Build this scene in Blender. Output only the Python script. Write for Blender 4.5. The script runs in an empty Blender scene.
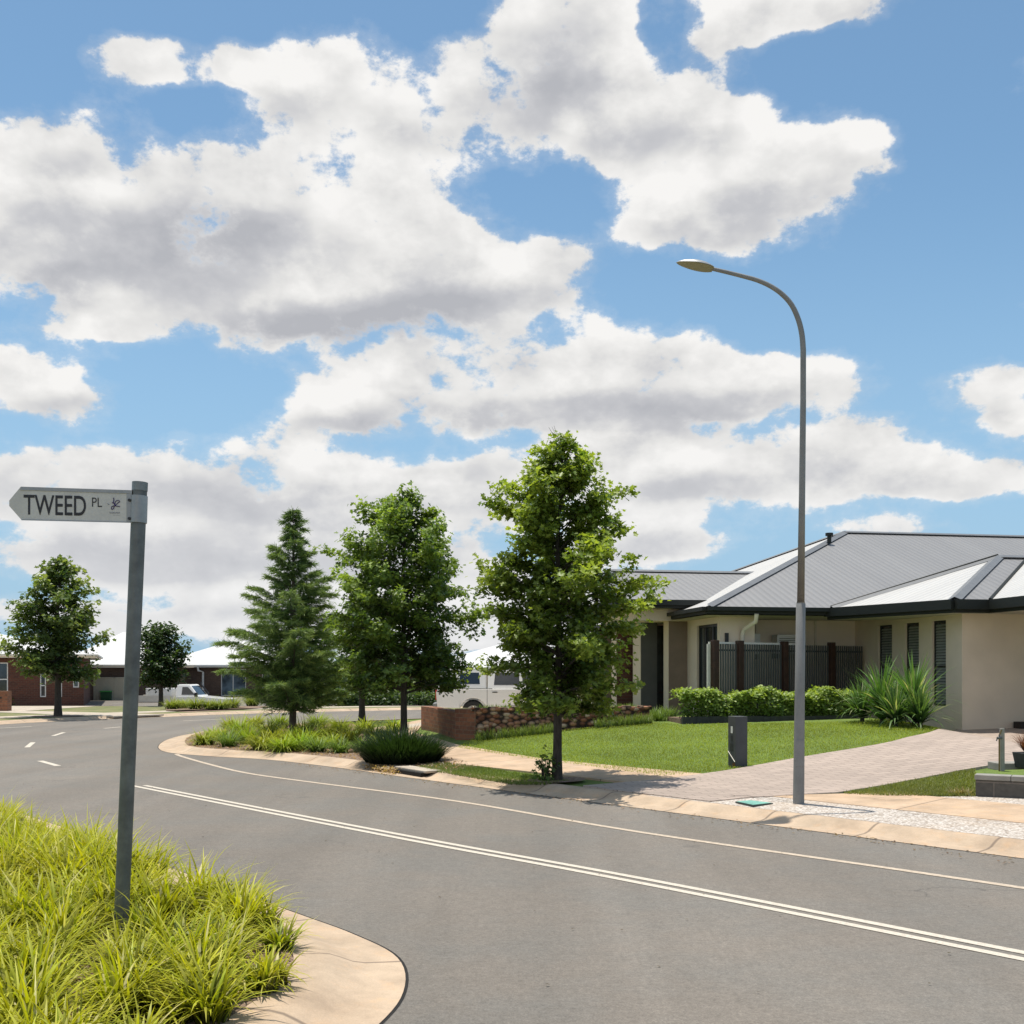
import bpy, bmesh, math, random
import numpy as np
from mathutils import Vector, Matrix
random.seed(7); RNG = np.random.default_rng(7)
C = bpy.context.scene.collection
R = math.radians
F = 1050.0; CAMH = 1.65; HY = 672.0

# ------------------------------------------------------------------ helpers: objects
def tag(o, label=None, cat=None, group=None, kind=None):
    if label: o['label'] = label
    if cat: o['category'] = cat
    if group: o['group'] = group
    if kind: o['kind'] = kind
    return o
def empty(name, loc=(0,0,0), rz=0.0):
    o = bpy.data.objects.new(name, None); C.objects.link(o)
    o.location = loc; o.rotation_euler = (0,0,rz); o.empty_display_size = .2
    return o
def thing(name, label, cat, loc=(0,0,0), rz=0.0, group=None):
    return tag(empty(name, loc, rz), label, cat, group)
def link(name, me, parent=None, loc=None):
    o = bpy.data.objects.new(name, me); C.objects.link(o)
    if parent is not None: o.parent = parent
    if loc is not None: o.location = loc
    return o
def copy_tree(o, parent=None):
    c = o.copy(); C.objects.link(c); c.parent = parent
    for ch in list(o.children): copy_tree(ch, c)
    return c

class MB:
    def __init__(s): s.v=[]; s.f=[]; s.uv=[]; s.m=[]; s.c=[]
    def face(s, pts, uv=None, mi=0):
        i=len(s.v); s.v += [tuple(p) for p in pts]; s.f.append(tuple(range(i,i+len(pts)))); s.m.append(mi)
        if uv is None:
            p0=Vector(pts[0]); e=(Vector(pts[1])-p0)
            n=Vector((0,0,0))
            for k in range(1,len(pts)-1): n += (Vector(pts[k])-p0).cross(Vector(pts[k+1])-p0)
            if n.length>1e-12: n.normalize()
            if abs(n.z)>.95: uv=[(p[0],p[1]) for p in pts]
            else:
                h=Vector((0,0,1)).cross(n); h.normalize(); w=n.cross(h)
                uv=[(Vector(p).dot(h), Vector(p).dot(w)) for p in pts]
        s.uv += uv
    def box(s, x0,y0,z0,x1,y1,z1, mi=0):
        P=[(x0,y0,z0),(x1,y0,z0),(x1,y1,z0),(x0,y1,z0),(x0,y0,z1),(x1,y0,z1),(x1,y1,z1),(x0,y1,z1)]
        for q in ((0,3,2,1),(4,5,6,7),(0,1,5,4),(1,2,6,5),(2,3,7,6),(3,0,4,7)): s.face([P[k] for k in q],mi=mi)
    def prism(s, prof, y0, y1, ins=0.0, mi=0):
        """profile of (x,z) pushed along y; ins pulls the y1/y0 caps inward where z is high"""
        n=len(prof)
        a=[(x,y0,z) for x,z in prof]; b=[(x,y1,z) for x,z in prof]
        s.face(a,mi=mi); s.face(b[::-1],mi=mi)
        for k in range(n):
            j=(k+1)%n; s.face([a[j],a[k],b[k],b[j]],mi=mi)
    def tube(s, pts, rad, n=10, cap=True, mi=0):
        pts=[Vector(p) for p in pts]
        if not hasattr(rad,'__len__'): rad=[rad]*len(pts)
        base=len(s.v); up=None; dist=0
        rings=[]
        for i,p in enumerate(pts):
            t=(pts[min(i+1,len(pts)-1)]-pts[max(i-1,0)]).normalized()
            if up is None:
                up=Vector((0,0,1)) if abs(t.z)<.9 else Vector((1,0,0))
                up=(up-t*up.dot(t)).normalized()
            else:
                up=(up-t*up.dot(t)).normalized()
            w=t.cross(up)
            rings.append([p+(up*math.cos(2*math.pi*k/n)+w*math.sin(2*math.pi*k/n))*rad[i] for k in range(n)])
        for i in range(len(pts)-1):
            l=(pts[i+1]-pts[i]).length
            for k in range(n):
                j=(k+1)%n; c=2*math.pi*rad[i]/n
                s.face([rings[i][k],rings[i][j],rings[i+1][j],rings[i+1][k]],
                       [(k*c,dist),((k+1)*c,dist),((k+1)*c,dist+l),(k*c,dist+l)],mi)
            dist+=l
        if cap: s.face(rings[0][::-1],mi=mi); s.face(rings[-1],mi=mi)
    def build(s, name, mats, parent=None, loc=None, smooth=False, bevel=0, merge=True):
        me=bpy.data.meshes.new(name); me.from_pydata(s.v,[],s.f)
        uvl=me.uv_layers.new(name='UVMap')
        uvl.data.foreach_set('uv', np.array(s.uv,dtype=np.float32).ravel())
        if not isinstance(mats,(list,tuple)): mats=[mats]
        for m in mats: me.materials.append(m)
        me.polygons.foreach_set('material_index', s.m)
        if merge or bevel or smooth:
            bm=bmesh.new(); bm.from_mesh(me); bmesh.ops.remove_doubles(bm, verts=bm.verts, dist=1e-5)
            if bevel: 
                es=[e for e in bm.edges if len(e.link_faces)==2 and e.calc_face_angle(0)>.5]
                bmesh.ops.bevel(bm, geom=es, offset=bevel, segments=2, affect='EDGES', profile=.6)
            if smooth:
                for f in bm.faces: f.smooth=True
                for e in bm.edges:
                    if len(e.link_faces)==2 and e.calc_face_angle(0)>R(50): e.smooth=False
            bm.to_mesh(me); bm.free()
        me.update()
        return link(name, me, parent, loc)

# ------------------------------------------------------------------ helpers: materials
def newmat(name):
    m=bpy.data.materials.new(name); m.use_nodes=True
    nt=m.node_tree; nt.nodes.clear()
    return m, nt
def nd(nt, t, **k):
    n=nt.nodes.new(t)
    for a,b in k.items():
        if a=='inp':
            for q,v in b.items(): n.inputs[q].default_value=v
        else: setattr(n,a,b)
    return n
def ramp(nt, fac, stops):
    r=nt.nodes.new('ShaderNodeValToRGB'); nt.links.new(fac, r.inputs[0])
    el=r.color_ramp.elements
    while len(el)<len(stops): el.new(.5)
    for e,(p,c) in zip(el,stops):
        e.position=p; e.color=(c[0],c[1],c[2],1) if hasattr(c,'__len__') else (c,c,c,1)
    return r.outputs[0]
def mixc(nt, a, b, fac, mode='MIX'):
    m=nt.nodes.new('ShaderNodeMix'); m.data_type='RGBA'; m.blend_type=mode
    for s,v in ((m.inputs[0],fac),(m.inputs[6],a),(m.inputs[7],b)):
        if hasattr(v,'is_output'): nt.links.new(v,s)
        else: s.default_value = v if not hasattr(v,'__len__') else (v[0],v[1],v[2],1)
    return m.outputs[2]
def noise(nt, vec, scale, detail=4, rough=.55, dist=0):
    n=nd(nt,'ShaderNodeTexNoise',inp={'Scale':scale,'Detail':detail,'Roughness':rough,'Distortion':dist})
    if vec is not None: nt.links.new(vec,n.inputs['Vector'])
    return n.outputs['Fac']
def vmul(nt, vec, s, rot=0):
    n=nd(nt,'ShaderNodeMapping',inp={'Scale':s,'Rotation':(0,0,rot)}); nt.links.new(vec,n.inputs['Vector']); return n.outputs[0]
def coords(nt, uv=False):
    n=nt.nodes.new('ShaderNodeTexCoord'); return n.outputs['UV' if uv else 'Object']
def finish(nt, col, rough=.8, bump=None, bstr=.3, bdist=.01, metal=0, spec=.5, coat=0):
    b=nd(nt,'ShaderNodeBsdfPrincipled'); o=nt.nodes.new('ShaderNodeOutputMaterial')
    if hasattr(col,'is_output'): nt.links.new(col,b.inputs['Base Color'])
    else: b.inputs['Base Color'].default_value=(*col,1)
    if hasattr(rough,'is_output'): nt.links.new(rough,b.inputs['Roughness'])
    else: b.inputs['Roughness'].default_value=rough
    b.inputs['Metallic'].default_value=metal; b.inputs['Specular IOR Level'].default_value=spec
    b.inputs['Coat Weight'].default_value=coat
    if bump is not None:
        bp=nd(nt,'ShaderNodeBump',inp={'Strength':bstr,'Distance':bdist}); nt.links.new(bump,bp.inputs['Height']); nt.links.new(bp.outputs[0],b.inputs['Normal'])
    nt.links.new(b.outputs[0],o.inputs[0]); return b
def simple(name, col, rough=.6, var=.15, scale=6, metal=0, bstr=.15, spec=.5, coat=0, fine=60):
    m,nt=newmat(name); v=coords(nt)
    n1=noise(nt,v,scale,5); n2=noise(nt,v,fine,3)
    d=[c*(1-var) for c in col]; l=[min(1,c*(1+var)) for c in col]
    c1=ramp(nt,n1,[(.3,d),(.7,l)])
    c2=mixc(nt,c1,ramp(nt,n2,[(.3,.75),(.7,1.0)]),.35,'MULTIPLY')
    finish(nt,c2,rough,n2,bstr,.004,metal,spec,coat); return m

M={}
M['galv']=simple('galvanised_steel',(.22,.235,.24),.5,.35,7,.55,.2,fine=90)
M['galv_dark']=simple('weathered_steel',(.15,.16,.16),.55,.3,9,.5,.2)
M['lamp_steel']=simple('lamp_steel',(.235,.235,.23),.6,.12,5,.15,.3)
M['lamp_alu']=simple('lamp_housing_metal',(.42,.42,.41),.4,.1,9,.3,.1)
M['lamp_lens']=simple('lamp_lens_plastic',(.30,.27,.18),.3,.1,20)
M['sign_white']=simple('sign_face_aluminium',(.60,.585,.555),.45,.08,8,0,.02)
M['sign_edge']=simple('sign_edge_metal',(.33,.34,.35),.4,.1,12,.4,.05)
M['ink']=simple('black_lettering',(.02,.02,.025),.5,.05)
M['purple']=simple('purple_ink',(.05,.03,.13),.5,.05)
M['greyink']=simple('grey_ink',(.30,.29,.33),.5,.05)
M['render_beige']=simple('beige_render',(.76,.635,.51),.9,.07,1.2,0,.35,fine=120)
M['render_lite']=simple('pale_beige_render',(.70,.59,.45),.9,.06,1.5,0,.3,fine=120)
M['render_lifted']=simple('shade_lifted_render',(.88,.765,.64),.9,.05,1.5,0,.3,fine=120)  # beige render made paler to offset the shade under the main eave
M['render_brown']=simple('brown_render',(.25,.19,.145),.9,.12,2,0,.3)
M['render_dark']=simple('dark_grey_render',(.10,.10,.092),.9,.12,2,0,.3)
M['soffit']=simple('soffit_paint',(.55,.50,.42),.8,.05)
M['gutter']=simple('black_gutter_paint',(.012,.015,.012),.65,.1,5,0,.02)
M['blackframe']=simple('black_window_frame',(.02,.02,.022),.35,.1)
M['blind']=simple('window_blind',(.20,.21,.19),.6,.1)
M['curtain']=simple('curtain_cloth',(.3,.28,.24),.9,.2,3)
M['pipe']=simple('pale_pipe_paint',(.78,.71,.60),.5,.06)
M['fence_dark']=simple('black_fence_steel',(.030,.033,.034),.4,.15)
M['fence_grey']=simple('grey_picket_steel',(.085,.09,.088),.4,.15)
M['post_brown']=simple('brown_timber_post',(.045,.018,.010),.55,.35,9,0,.3)
M['rail_pale']=simple('pale_rail_paint',(.74,.71,.64),.5,.08)
M['white']=simple('white_paint',(.78,.78,.76),.4,.04)
M['carwhite']=simple('white_car_paint',(.90,.885,.85),.25,.02,2,0,.0,coat=.6)
M['rubber']=simple('tyre_rubber',(.02,.02,.02),.8,.2)
M['rim']=simple('wheel_rim_alloy',(.35,.35,.36),.35,.1,8,.7)
M['blackplastic']=simple('black_plastic',(.02,.02,.022),.5,.15)
M['red']=simple('red_lamp_plastic',(.55,.015,.01),.25,.1)
M['clearlamp']=simple('clear_lamp_plastic',(.6,.6,.58),.15,.1)
M['bingreen']=simple('green_bin_plastic',(.012,.075,.03),.5,.15)
M['binlime']=simple('lime_bin_lid',(.06,.30,.07),.5,.1)
M['binyellow']=simple('yellow_bin_lid',(.65,.38,.03),.5,.1)
M['cream_fence']=simple('cream_sheet_fence',(.47,.44,.35),.5,.08,2)
M['letterbox']=simple('charcoal_letterbox_render',(.075,.08,.084),.8,.15,4,0,.3,fine=150)
M['pit_green']=simple('green_pit_lid',(.17,.40,.33),.6,.2,12,0,.3)
M['pit_frame']=simple('pit_frame',(.05,.07,.065),.7,.2)
M['concgrey']=simple('grey_concrete',(.30,.29,.26),.9,.2,5,0,.4)
M['edging']=simple('charcoal_edging',(.035,.037,.038),.85,.3,9,0,.4)
M['timberdark']=simple('dark_timber',(.03,.02,.016),.7,.3)
M['brass']=simple('tap_brass',(.20,.15,.07),.4,.2,20,.6)
M['drain_dark']=simple('drain_mouth',(.012,.011,.010),.95,.3)
M['rust']=simple('rusty_debris',(.16,.07,.03),.95,.3,12)

def glass_mat(name, col=(.03,.04,.045)):
    m,nt=newmat(name); v=coords(nt); n=noise(nt,v,1.3,2)
    c=ramp(nt,n,[(.35,[x*.5 for x in col]),(.7,[x*2 for x in col])])
    finish(nt,c,.06,None,spec=.9); return m
M['glass']=glass_mat('window_glass'); M['carglass']=glass_mat('car_glass',(.014,.016,.018))
M['glass_blue']=glass_mat('bluish_window_glass',(.10,.14,.17))

def concrete_mat(name, a, b, joint=0, stain=(.55,.42,.32), flat=False):
    m,nt=newmat(name); v=coords(nt)
    n1=noise(nt,v,.9,6,.6); n2=noise(nt,v,110,3,.7); n3=noise(nt,v,5,6,.7)
    c=ramp(nt,n1,[(.3,a),(.7,b)])
    c=mixc(nt,c,stain,ramp(nt,n3,[(.52,0),(.72,.55)])); c=mixc(nt,c,ramp(nt,noise(nt,v,2.3,6,.7),[(.35,.72),(.6,1.04)]),.8,'MULTIPLY')
    c=mixc(nt,c,ramp(nt,n2,[(.3,.72),(.65,1.05)]),.5,'MULTIPLY')
    if joint:
        uv=coords(nt,not flat)
        if flat: uv=vmul(nt,uv,(1,1,1),R(49.0))
        sp=nd(nt,'ShaderNodeSeparateXYZ'); nt.links.new(uv,sp.inputs[0])
        md=nd(nt,'ShaderNodeMath',operation='PINGPONG',inp={1:joint/2}); nt.links.new(sp.outputs[0],md.inputs[0])
        c=mixc(nt,c,(.12,.09,.07),ramp(nt,md.outputs[0],[(0,.75),(.010/joint*1.2,.6),(.02/joint*1.2,0)]))
    finish(nt,c,.9,n2,.3,.004); return m
M['kerb']=concrete_mat('kerb_concrete',(.47,.35,.245),(.56,.44,.32),1.25,(.62,.40,.23))
M['path']=concrete_mat('path_concrete',(.50,.36,.24),(.58,.43,.30),1.5,(.62,.38,.20),True)
M['slab']=concrete_mat('pale_slab_concrete',(.47,.40,.32),(.55,.48,.39),2.0,flat=True)

def asphalt():
    m,nt=newmat('asphalt'); v=coords(nt)
    big=noise(nt,v,.22,5,.6); along=noise(nt,vmul(nt,v,(.9,.05,1),R(-41)),1.0,3)
    fine=noise(nt,v,95,4,.8); vo=nd(nt,'ShaderNodeTexVoronoi',inp={'Scale':130.0}); nt.links.new(v,vo.inputs['Vector'])
    mid=noise(nt,v,9,6,.7)
    c=ramp(nt,big,[(.32,(.176,.156,.134)),(.68,(.214,.190,.163))])
    c=mixc(nt,c,(.165,.165,.155),ramp(nt,noise(nt,v,.75,5,.65),[(.42,0),(.62,.42)]))
    c=mixc(nt,c,ramp(nt,along,[(.35,.84),(.62,1.06)]),.8,'MULTIPLY')
    c=mixc(nt,c,ramp(nt,mid,[(.3,.82),(.7,1.10)]),.7,'MULTIPLY')
    c=mixc(nt,c,ramp(nt,noise(nt,v,32,4,.75),[(.36,.80),(.64,1.17)]),.8,'MULTIPLY')
    c=mixc(nt,c,ramp(nt,fine,[(.34,.62),(.66,1.36)]),.7,'MULTIPLY')
    c=mixc(nt,c,(.38,.34,.29),ramp(nt,vo.outputs['Distance'],[(.05,.5),(.16,0)]))
    c=mixc(nt,c,(.085,.08,.075),ramp(nt,noise(nt,vmul(nt,v,(1.3,1.3,1)),1.1,3,.4),[(.70,0),(.76,.45)]))
    cr=nd(nt,'ShaderNodeTexVoronoi',feature='DISTANCE_TO_EDGE',inp={'Scale':.33}); 
    wv=nd(nt,'ShaderNodeVectorMath',operation='ADD'); nz=nd(nt,'ShaderNodeTexNoise',inp={'Scale':2.2,'Detail':5.0}); nt.links.new(v,nz.inputs['Vector'])
    nt.links.new(v,wv.inputs[0]); nt.links.new(nz.outputs['Color'],wv.inputs[1]); nt.links.new(wv.outputs[0],cr.inputs['Vector'])
    msk=nd(nt,'ShaderNodeMath',operation='MULTIPLY'); nt.links.new(ramp(nt,cr.outputs['Distance'],[(0,.5),(.006,0)]),msk.inputs[0]); nt.links.new(ramp(nt,noise(nt,v,.4,2),[(.56,0),(.64,1)]),msk.inputs[1])
    c=mixc(nt,c,(.05,.048,.046),msk.outputs[0])
    finish(nt,c,.88,fine,.5,.006,spec=.35); return m
M['asphalt']=asphalt()
def paint():
    m,nt=newmat('road_paint'); v=coords(nt)
    n=noise(nt,v,40,5,.7); n2=noise(nt,v,250,2)
    c=ramp(nt,n,[(.3,(.40,.35,.28)),(.5,(.60,.545,.46))])
    c=mixc(nt,c,ramp(nt,n2,[(.3,.75),(.6,1)]),.6,'MULTIPLY'); finish(nt,c,.8,n2,.3,.003); return m
M['paint']=paint()
def paintc():
    m,nt=newmat('cream_road_paint'); v=coords(nt)
    n=noise(nt,v,22,5,.7); c=ramp(nt,n,[(.3,(.36,.29,.22)),(.6,(.55,.46,.36))]); finish(nt,c,.8); return m
M['paintc']=paintc()
def aggregate():
    m,nt=newmat('exposed_aggregate'); v=coords(nt)
    vo=nd(nt,'ShaderNodeTexVoronoi',inp={'Scale':42.0}); nt.links.new(v,vo.inputs['Vector'])
    sp=nd(nt,'ShaderNodeSeparateXYZ'); nt.links.new(vo.outputs['Color'],sp.inputs[0])
    c=ramp(nt,sp.outputs[0],[(.05,(.30,.25,.21)),(.25,(.44,.385,.33)),(.6,(.56,.51,.455)),(.95,(.66,.62,.58))])
    c=mixc(nt,c,(.2,.15,.11),ramp(nt,vo.outputs['Distance'],[(.45,0),(.8,.6)]))
    c=mixc(nt,c,(.5,.38,.27),ramp(nt,noise(nt,v,1.5,4),[(.5,0),(.75,.5)]))
    finish(nt,c,.8,vo.outputs['Distance'],.6,-.01); return m
M['aggregate']=aggregate()
def pavers():
    m,nt=newmat('clay_pavers'); v=coords(nt)
    b=nd(nt,'ShaderNodeTexBrick',inp={'Scale':1.0,'Brick Width':.30,'Row Height':.15,'Mortar Size':.006,'Color1':(.44,.355,.30,1),'Color2':(.37,.30,.255,1),'Mortar':(.20,.165,.14,1),'Bias':0.0})
    nt.links.new(vmul(nt,v,(1,1,1),R(-12)),b.inputs['Vector'])
    c=mixc(nt,b.outputs['Color'],ramp(nt,noise(nt,v,.8,5),[(.3,.85),(.7,1.08)]),.8,'MULTIPLY')
    c=mixc(nt,c,ramp(nt,noise(nt,v,90,3),[(.3,.8),(.7,1.1)]),.5,'MULTIPLY')
    finish(nt,c,.85,b.outputs['Fac'],.3,-.006); return m
M['pavers']=pavers()
def brick(name, c1, c2, mortar, w=.23, h=.086):
    m,nt=newmat(name); v=coords(nt,True)
    b=nd(nt,'ShaderNodeTexBrick',inp={'Scale':1.0,'Brick Width':w,'Row Height':h,'Mortar Size':.008,'Color1':(*c1,1),'Color2':(*c2,1),'Mortar':(*mortar,1),'Bias':-.1})
    nt.links.new(v,b.inputs['Vector'])
    c=mixc(nt,b.outputs['Color'],ramp(nt,noise(nt,v,14,5),[(.3,.7),(.7,1.2)]),.7,'MULTIPLY')
    finish(nt,c,.9,b.outputs['Fac'],.4,-.01); return m
M['brick_red']=brick('dark_red_brick',(.135,.048,.030),(.085,.034,.024),(.12,.08,.06))
M['brick_brown']=brick('brown_brick',(.13,.08,.058),(.09,.055,.042),(.12,.10,.085))
M['brick_old']=brick('reclaimed_red_brick',(.32,.125,.065),(.17,.07,.045),(.22,.14,.09))
M['block']=brick('charcoal_block',(.095,.088,.078),(.065,.060,.054),(.16,.14,.12),.40,.19)
def roofmat(name,a,b,rough=.45,pitch=.076,amp=.012):
    m,nt=newmat(name); uv=coords(nt,True)
    w=nd(nt,'ShaderNodeTexWave',wave_type='BANDS',bands_direction='X',wave_profile='SIN',inp={'Scale':1/pitch/3.1416*1.0,'Distortion':0.0}); nt.links.new(uv,w.inputs['Vector'])
    w.inputs['Scale'].default_value=2*math.pi/pitch/20
    st=noise(nt,vmul(nt,uv,(1.2,.12,1)),1.0,4)
    c=ramp(nt,st,[(.3,a),(.7,b)])
    c=mixc(nt,c,ramp(nt,w.outputs['Fac'],[(0,.80),(.6,1.0)]),.8,'MULTIPLY')
    finish(nt,c,rough,w.outputs['Fac'],.6,amp,0,.5); return m
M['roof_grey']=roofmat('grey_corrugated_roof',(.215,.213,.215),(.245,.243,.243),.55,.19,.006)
M['roof_sunlit']=roofmat('sunlit_corrugated_roof',(.50,.49,.47),(.57,.56,.535),.42,.20)  # paler copy of the roof grey, sun brightness put into the left-facing slopes
M['roof_white']=roofmat('white_corrugated_roof',(.62,.62,.62),(.68,.675,.665),.5)
M['ridge']=simple('ridge_capping',(.17,.175,.18),.45,.1)

def ground_mix(name, stops, sc=3, fine=80, patch=None):
    m,nt=newmat(name); v=coords(nt)
    n1=noise(nt,v,sc,6,.6); n2=noise(nt,v,fine,4,.7); n3=noise(nt,v,.6,3)
    c=ramp(nt,n1,stops)
    c=mixc(nt,c,ramp(nt,n2,[(.3,.5),(.7,1.35)]),.75,'MULTIPLY')
    if patch: c=mixc(nt,c,patch,ramp(nt,n3,[(.5,0),(.7,.6)]))
    finish(nt,c,.95,n2,.7,.02); return m
M['lawn']=ground_mix('lawn_turf',[(.3,(.10,.16,.028)),(.55,(.15,.22,.036)),(.75,(.19,.26,.05))],2.5,90)
M['drygrass']=ground_mix('verge_grass',[(.3,(.11,.15,.045)),(.7,(.24,.22,.10))],1.5,60,(.34,.27,.16))
M['earth']=ground_mix('dry_earth',[(.3,(.16,.12,.07)),(.7,(.11,.13,.05))],.2,20)
M['mulch']=ground_mix('bark_mulch',[(.3,(.12,.075,.05)),(.55,(.26,.18,.13)),(.75,(.38,.30,.23))],30,60)
def rubble():
    m,nt=newmat('rubble_stone'); v=coords(nt)
    vo=nd(nt,'ShaderNodeTexVoronoi',inp={'Scale':7.5}); nt.links.new(vmul(nt,v,(1,1,1.7)),vo.inputs['Vector'])
    sp=nd(nt,'ShaderNodeSeparateXYZ'); nt.links.new(vo.outputs['Color'],sp.inputs[0])
    c=ramp(nt,sp.outputs[0],[(.0,(.16,.06,.035)),(.4,(.33,.13,.07)),(.7,(.45,.23,.14)),(1,(.58,.42,.30))])
    c=mixc(nt,c,(.02,.012,.01),ramp(nt,vo.outputs['Distance'],[(.35,0),(.7,.95)]))
    finish(nt,c,.95,vo.outputs['Distance'],1.0,-.05); return m
M['rubble']=rubble()
def bark(name,col):
    m,nt=newmat(name); v=coords(nt)
    n=noise(nt,vmul(nt,v,(1,1,.2)),45,5,.7); n2=noise(nt,v,3,3)
    c=ramp(nt,n,[(.3,[x*.4 for x in col]),(.65,[x*1.3 for x in col])])
    c=mixc(nt,c,ramp(nt,n2,[(.3,.7),(.7,1.15)]),.7,'MULTIPLY')
    finish(nt,c,.95,n,.8,.01); return m
M['bark']=bark('dark_bark',(.060,.050,.040)); M['bark_grey']=bark('grey_bark',(.12,.095,.075))
def leafmat(name, trans=.35, rough=.45, spec=.4):
    m,nt=newmat(name)
    a=nd(nt,'ShaderNodeAttribute',attribute_name='Col')
    b=nd(nt,'ShaderNodeBsdfPrincipled',inp={'Roughness':rough,'Specular IOR Level':spec}); nt.links.new(a.outputs['Color'],b.inputs['Base Color'])
    t=nd(nt,'ShaderNodeBsdfTranslucent'); tc=mixc(nt,a.outputs['Color'],(1.9,1.9,.75),1.0,'MULTIPLY'); nt.links.new(tc,t.inputs['Color'])
    mx=nd(nt,'ShaderNodeMixShader',inp={0:trans}); nt.links.new(b.outputs[0],mx.inputs[1]); nt.links.new(t.outputs[0],mx.inputs[2])
    o=nd(nt,'ShaderNodeOutputMaterial'); nt.links.new(mx.outputs[0],o.inputs[0]); return m
M['leaf']=leafmat('tree_leaf'); M['blade']=leafmat('grass_blade',.3,.5,.35); M['needle']=leafmat('conifer_needle',.22,.6,.2); M['strap']=leafmat('strap_leaf',.25,.5,.3)

# ------------------------------------------------------------------ ground shape
NX,NY,NC = .755,.656,9.5
def sdist(x,y): return NX*x+NY*y-NC
def sm(t,a,b):
    t=min(1,max(0,(t-a)/(b-a))); return t*t*(3-2*t)
KH=.085
def hR(x,y):
    s=sdist(x,y)
    m=sm(x,-3.6,-.8)*(1-sm(y,27,33))
    return KH+m*(.03*min(max(0,s-.45),14)+.25*sm(s,3,8)*(1-sm(x,7.7,9.2)))
def hL(x,y): return KH-.02*0-.58*sm(y,48,57)
def hRoad(x,y): return 0.0
def hBed(x,y):
    return KH
def G(px,py,h=hR):
    k=(px-512)/F; q=(py-HY)/F; d=2.0; st=.25      # march the sight line down to the ground, then halve the bracket
    while d<200 and CAMH-q*d>h(k*d,d): d+=st
    a,b=d-st,d
    for _ in range(30):
        m_=(a+b)/2
        if CAMH-q*m_>h(k*m_,m_): a=m_
        else: b=m_
    return Vector((k*a,a,h(k*a,a)))
def P3(px,py,y): return Vector(((px-512)/F*y,y,CAMH-(py-HY)/F*y))

def sheet(name, poly, mat, hf, off, step=.6, kind='structure'):
    bm=bmesh.new(); vs=[bm.verts.new((p[0],p[1],0)) for p in poly]; f=bm.faces.new(vs)
    if f.normal.z==0: f.normal_update()
    f.normal_update()
    if f.normal.z<0: f.normal_flip()
    bmesh.ops.triangulate(bm,faces=bm.faces[:])
    xs=[p[0] for p in poly]; ys=[p[1] for p in poly]
    if step:
        for ax,lo,hi in ((0,min(xs),max(xs)),(1,min(ys),max(ys))):
            k=math.ceil(lo/step)*step
            n=Vector((1,0,0)) if ax==0 else Vector((0,1,0))
            while k<hi:
                co=Vector((k,0,0)) if ax==0 else Vector((0,k,0))
                bmesh.ops.bisect_plane(bm,geom=bm.verts[:]+bm.edges[:]+bm.faces[:],plane_co=co,plane_no=n,dist=1e-5)
                k+=step
    for v in bm.verts: v.co.z=hf(v.co.x,v.co.y)+off
    if step and off>0:
        be=[e for e in bm.edges if len(e.link_faces)==1]
        r=bmesh.ops.extrude_edge_only(bm,edges=be)
        for v in r['geom']:
            if isinstance(v,bmesh.types.BMVert): v.co.z-=.05
    me=bpy.data.meshes.new(name); bm.to_mesh(me); bm.free(); me.materials.append(mat)
    o=link(name,me); tag(o,kind=kind); return o

def catmull(P, n=6):
    out=[]
    P=[Vector(p[:2]) for p in P]
    Q=[P[0]*2-P[1]]+P+[P[-1]*2-P[-2]]
    for i in range(1,len(Q)-2):
        a,b,c,d=Q[i-1],Q[i],Q[i+1],Q[i+2]
        for k in range(n):
            t=k/n
            out.append(.5*((2*b)+(c-a)*t+(2*a-5*b+4*c-d)*t*t+(3*b-a-3*c+d)*t**3))
    out.append(P[-1]); return out
def offs(pl, d):
    out=[]
    for i,p in enumerate(pl):
        t=(pl[min(i+1,len(pl)-1)]-pl[max(i-1,0)]).normalized()
        out.append(p+Vector((t.y,-t.x))*d)      # to the right of travel
    return out
def kerb(name, pl, prof, mat):
    """strip along polyline; profile (inward offset, z); inward = right of travel"""
    mb=MB(); rows=[offs(pl,o) for o,z in prof]; L=[0]
    for i in range(1,len(pl)): L.append(L[-1]+(pl[i]-pl[i-1]).length)
    for i in range(len(pl)-1):
        for k in range(len(prof)-1):
            a=(*rows[k][i],prof[k][1]); b=(*rows[k][i+1],prof[k][1]); c=(*rows[k+1][i+1],prof[k+1][1]); d=(*rows[k+1][i],prof[k+1][1])
            mb.face([a,d,c,b],[(L[i],prof[k][0]),(L[i],prof[k+1][0]),(L[i+1],prof[k+1][0]),(L[i+1],prof[k][0])])
    o=mb.build(name,mat,smooth=False); tag(o,kind='structure'); return o
def strip(name, pl, w, mat, z=.004, kind='structure'):
    mb=MB(); a=offs(pl,-w/2); b=offs(pl,w/2)
    for i in range(len(pl)-1): mb.face([(*a[i],z),(*b[i],z),(*b[i+1],z),(*a[i+1],z)])
    o=mb.build(name,mat); tag(o,kind=kind); return o
def sline(s,y0,y1,n=12):   # straight line at distance s from the kerb
    return [Vector(((s+NC-NY*y)/NX,y)) for y in np.linspace(y0,y1,n)]

# ground & road
sheet('ground',[(-600,-300),(600,-300),(600,1500),(-600,1500)],M['earth'],lambda x,y:-.75,0,0)
sheet('road',[(-40,-20),(60,-20),(60,100),(-40,100)],M['asphalt'],hRoad,0,0)

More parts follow.
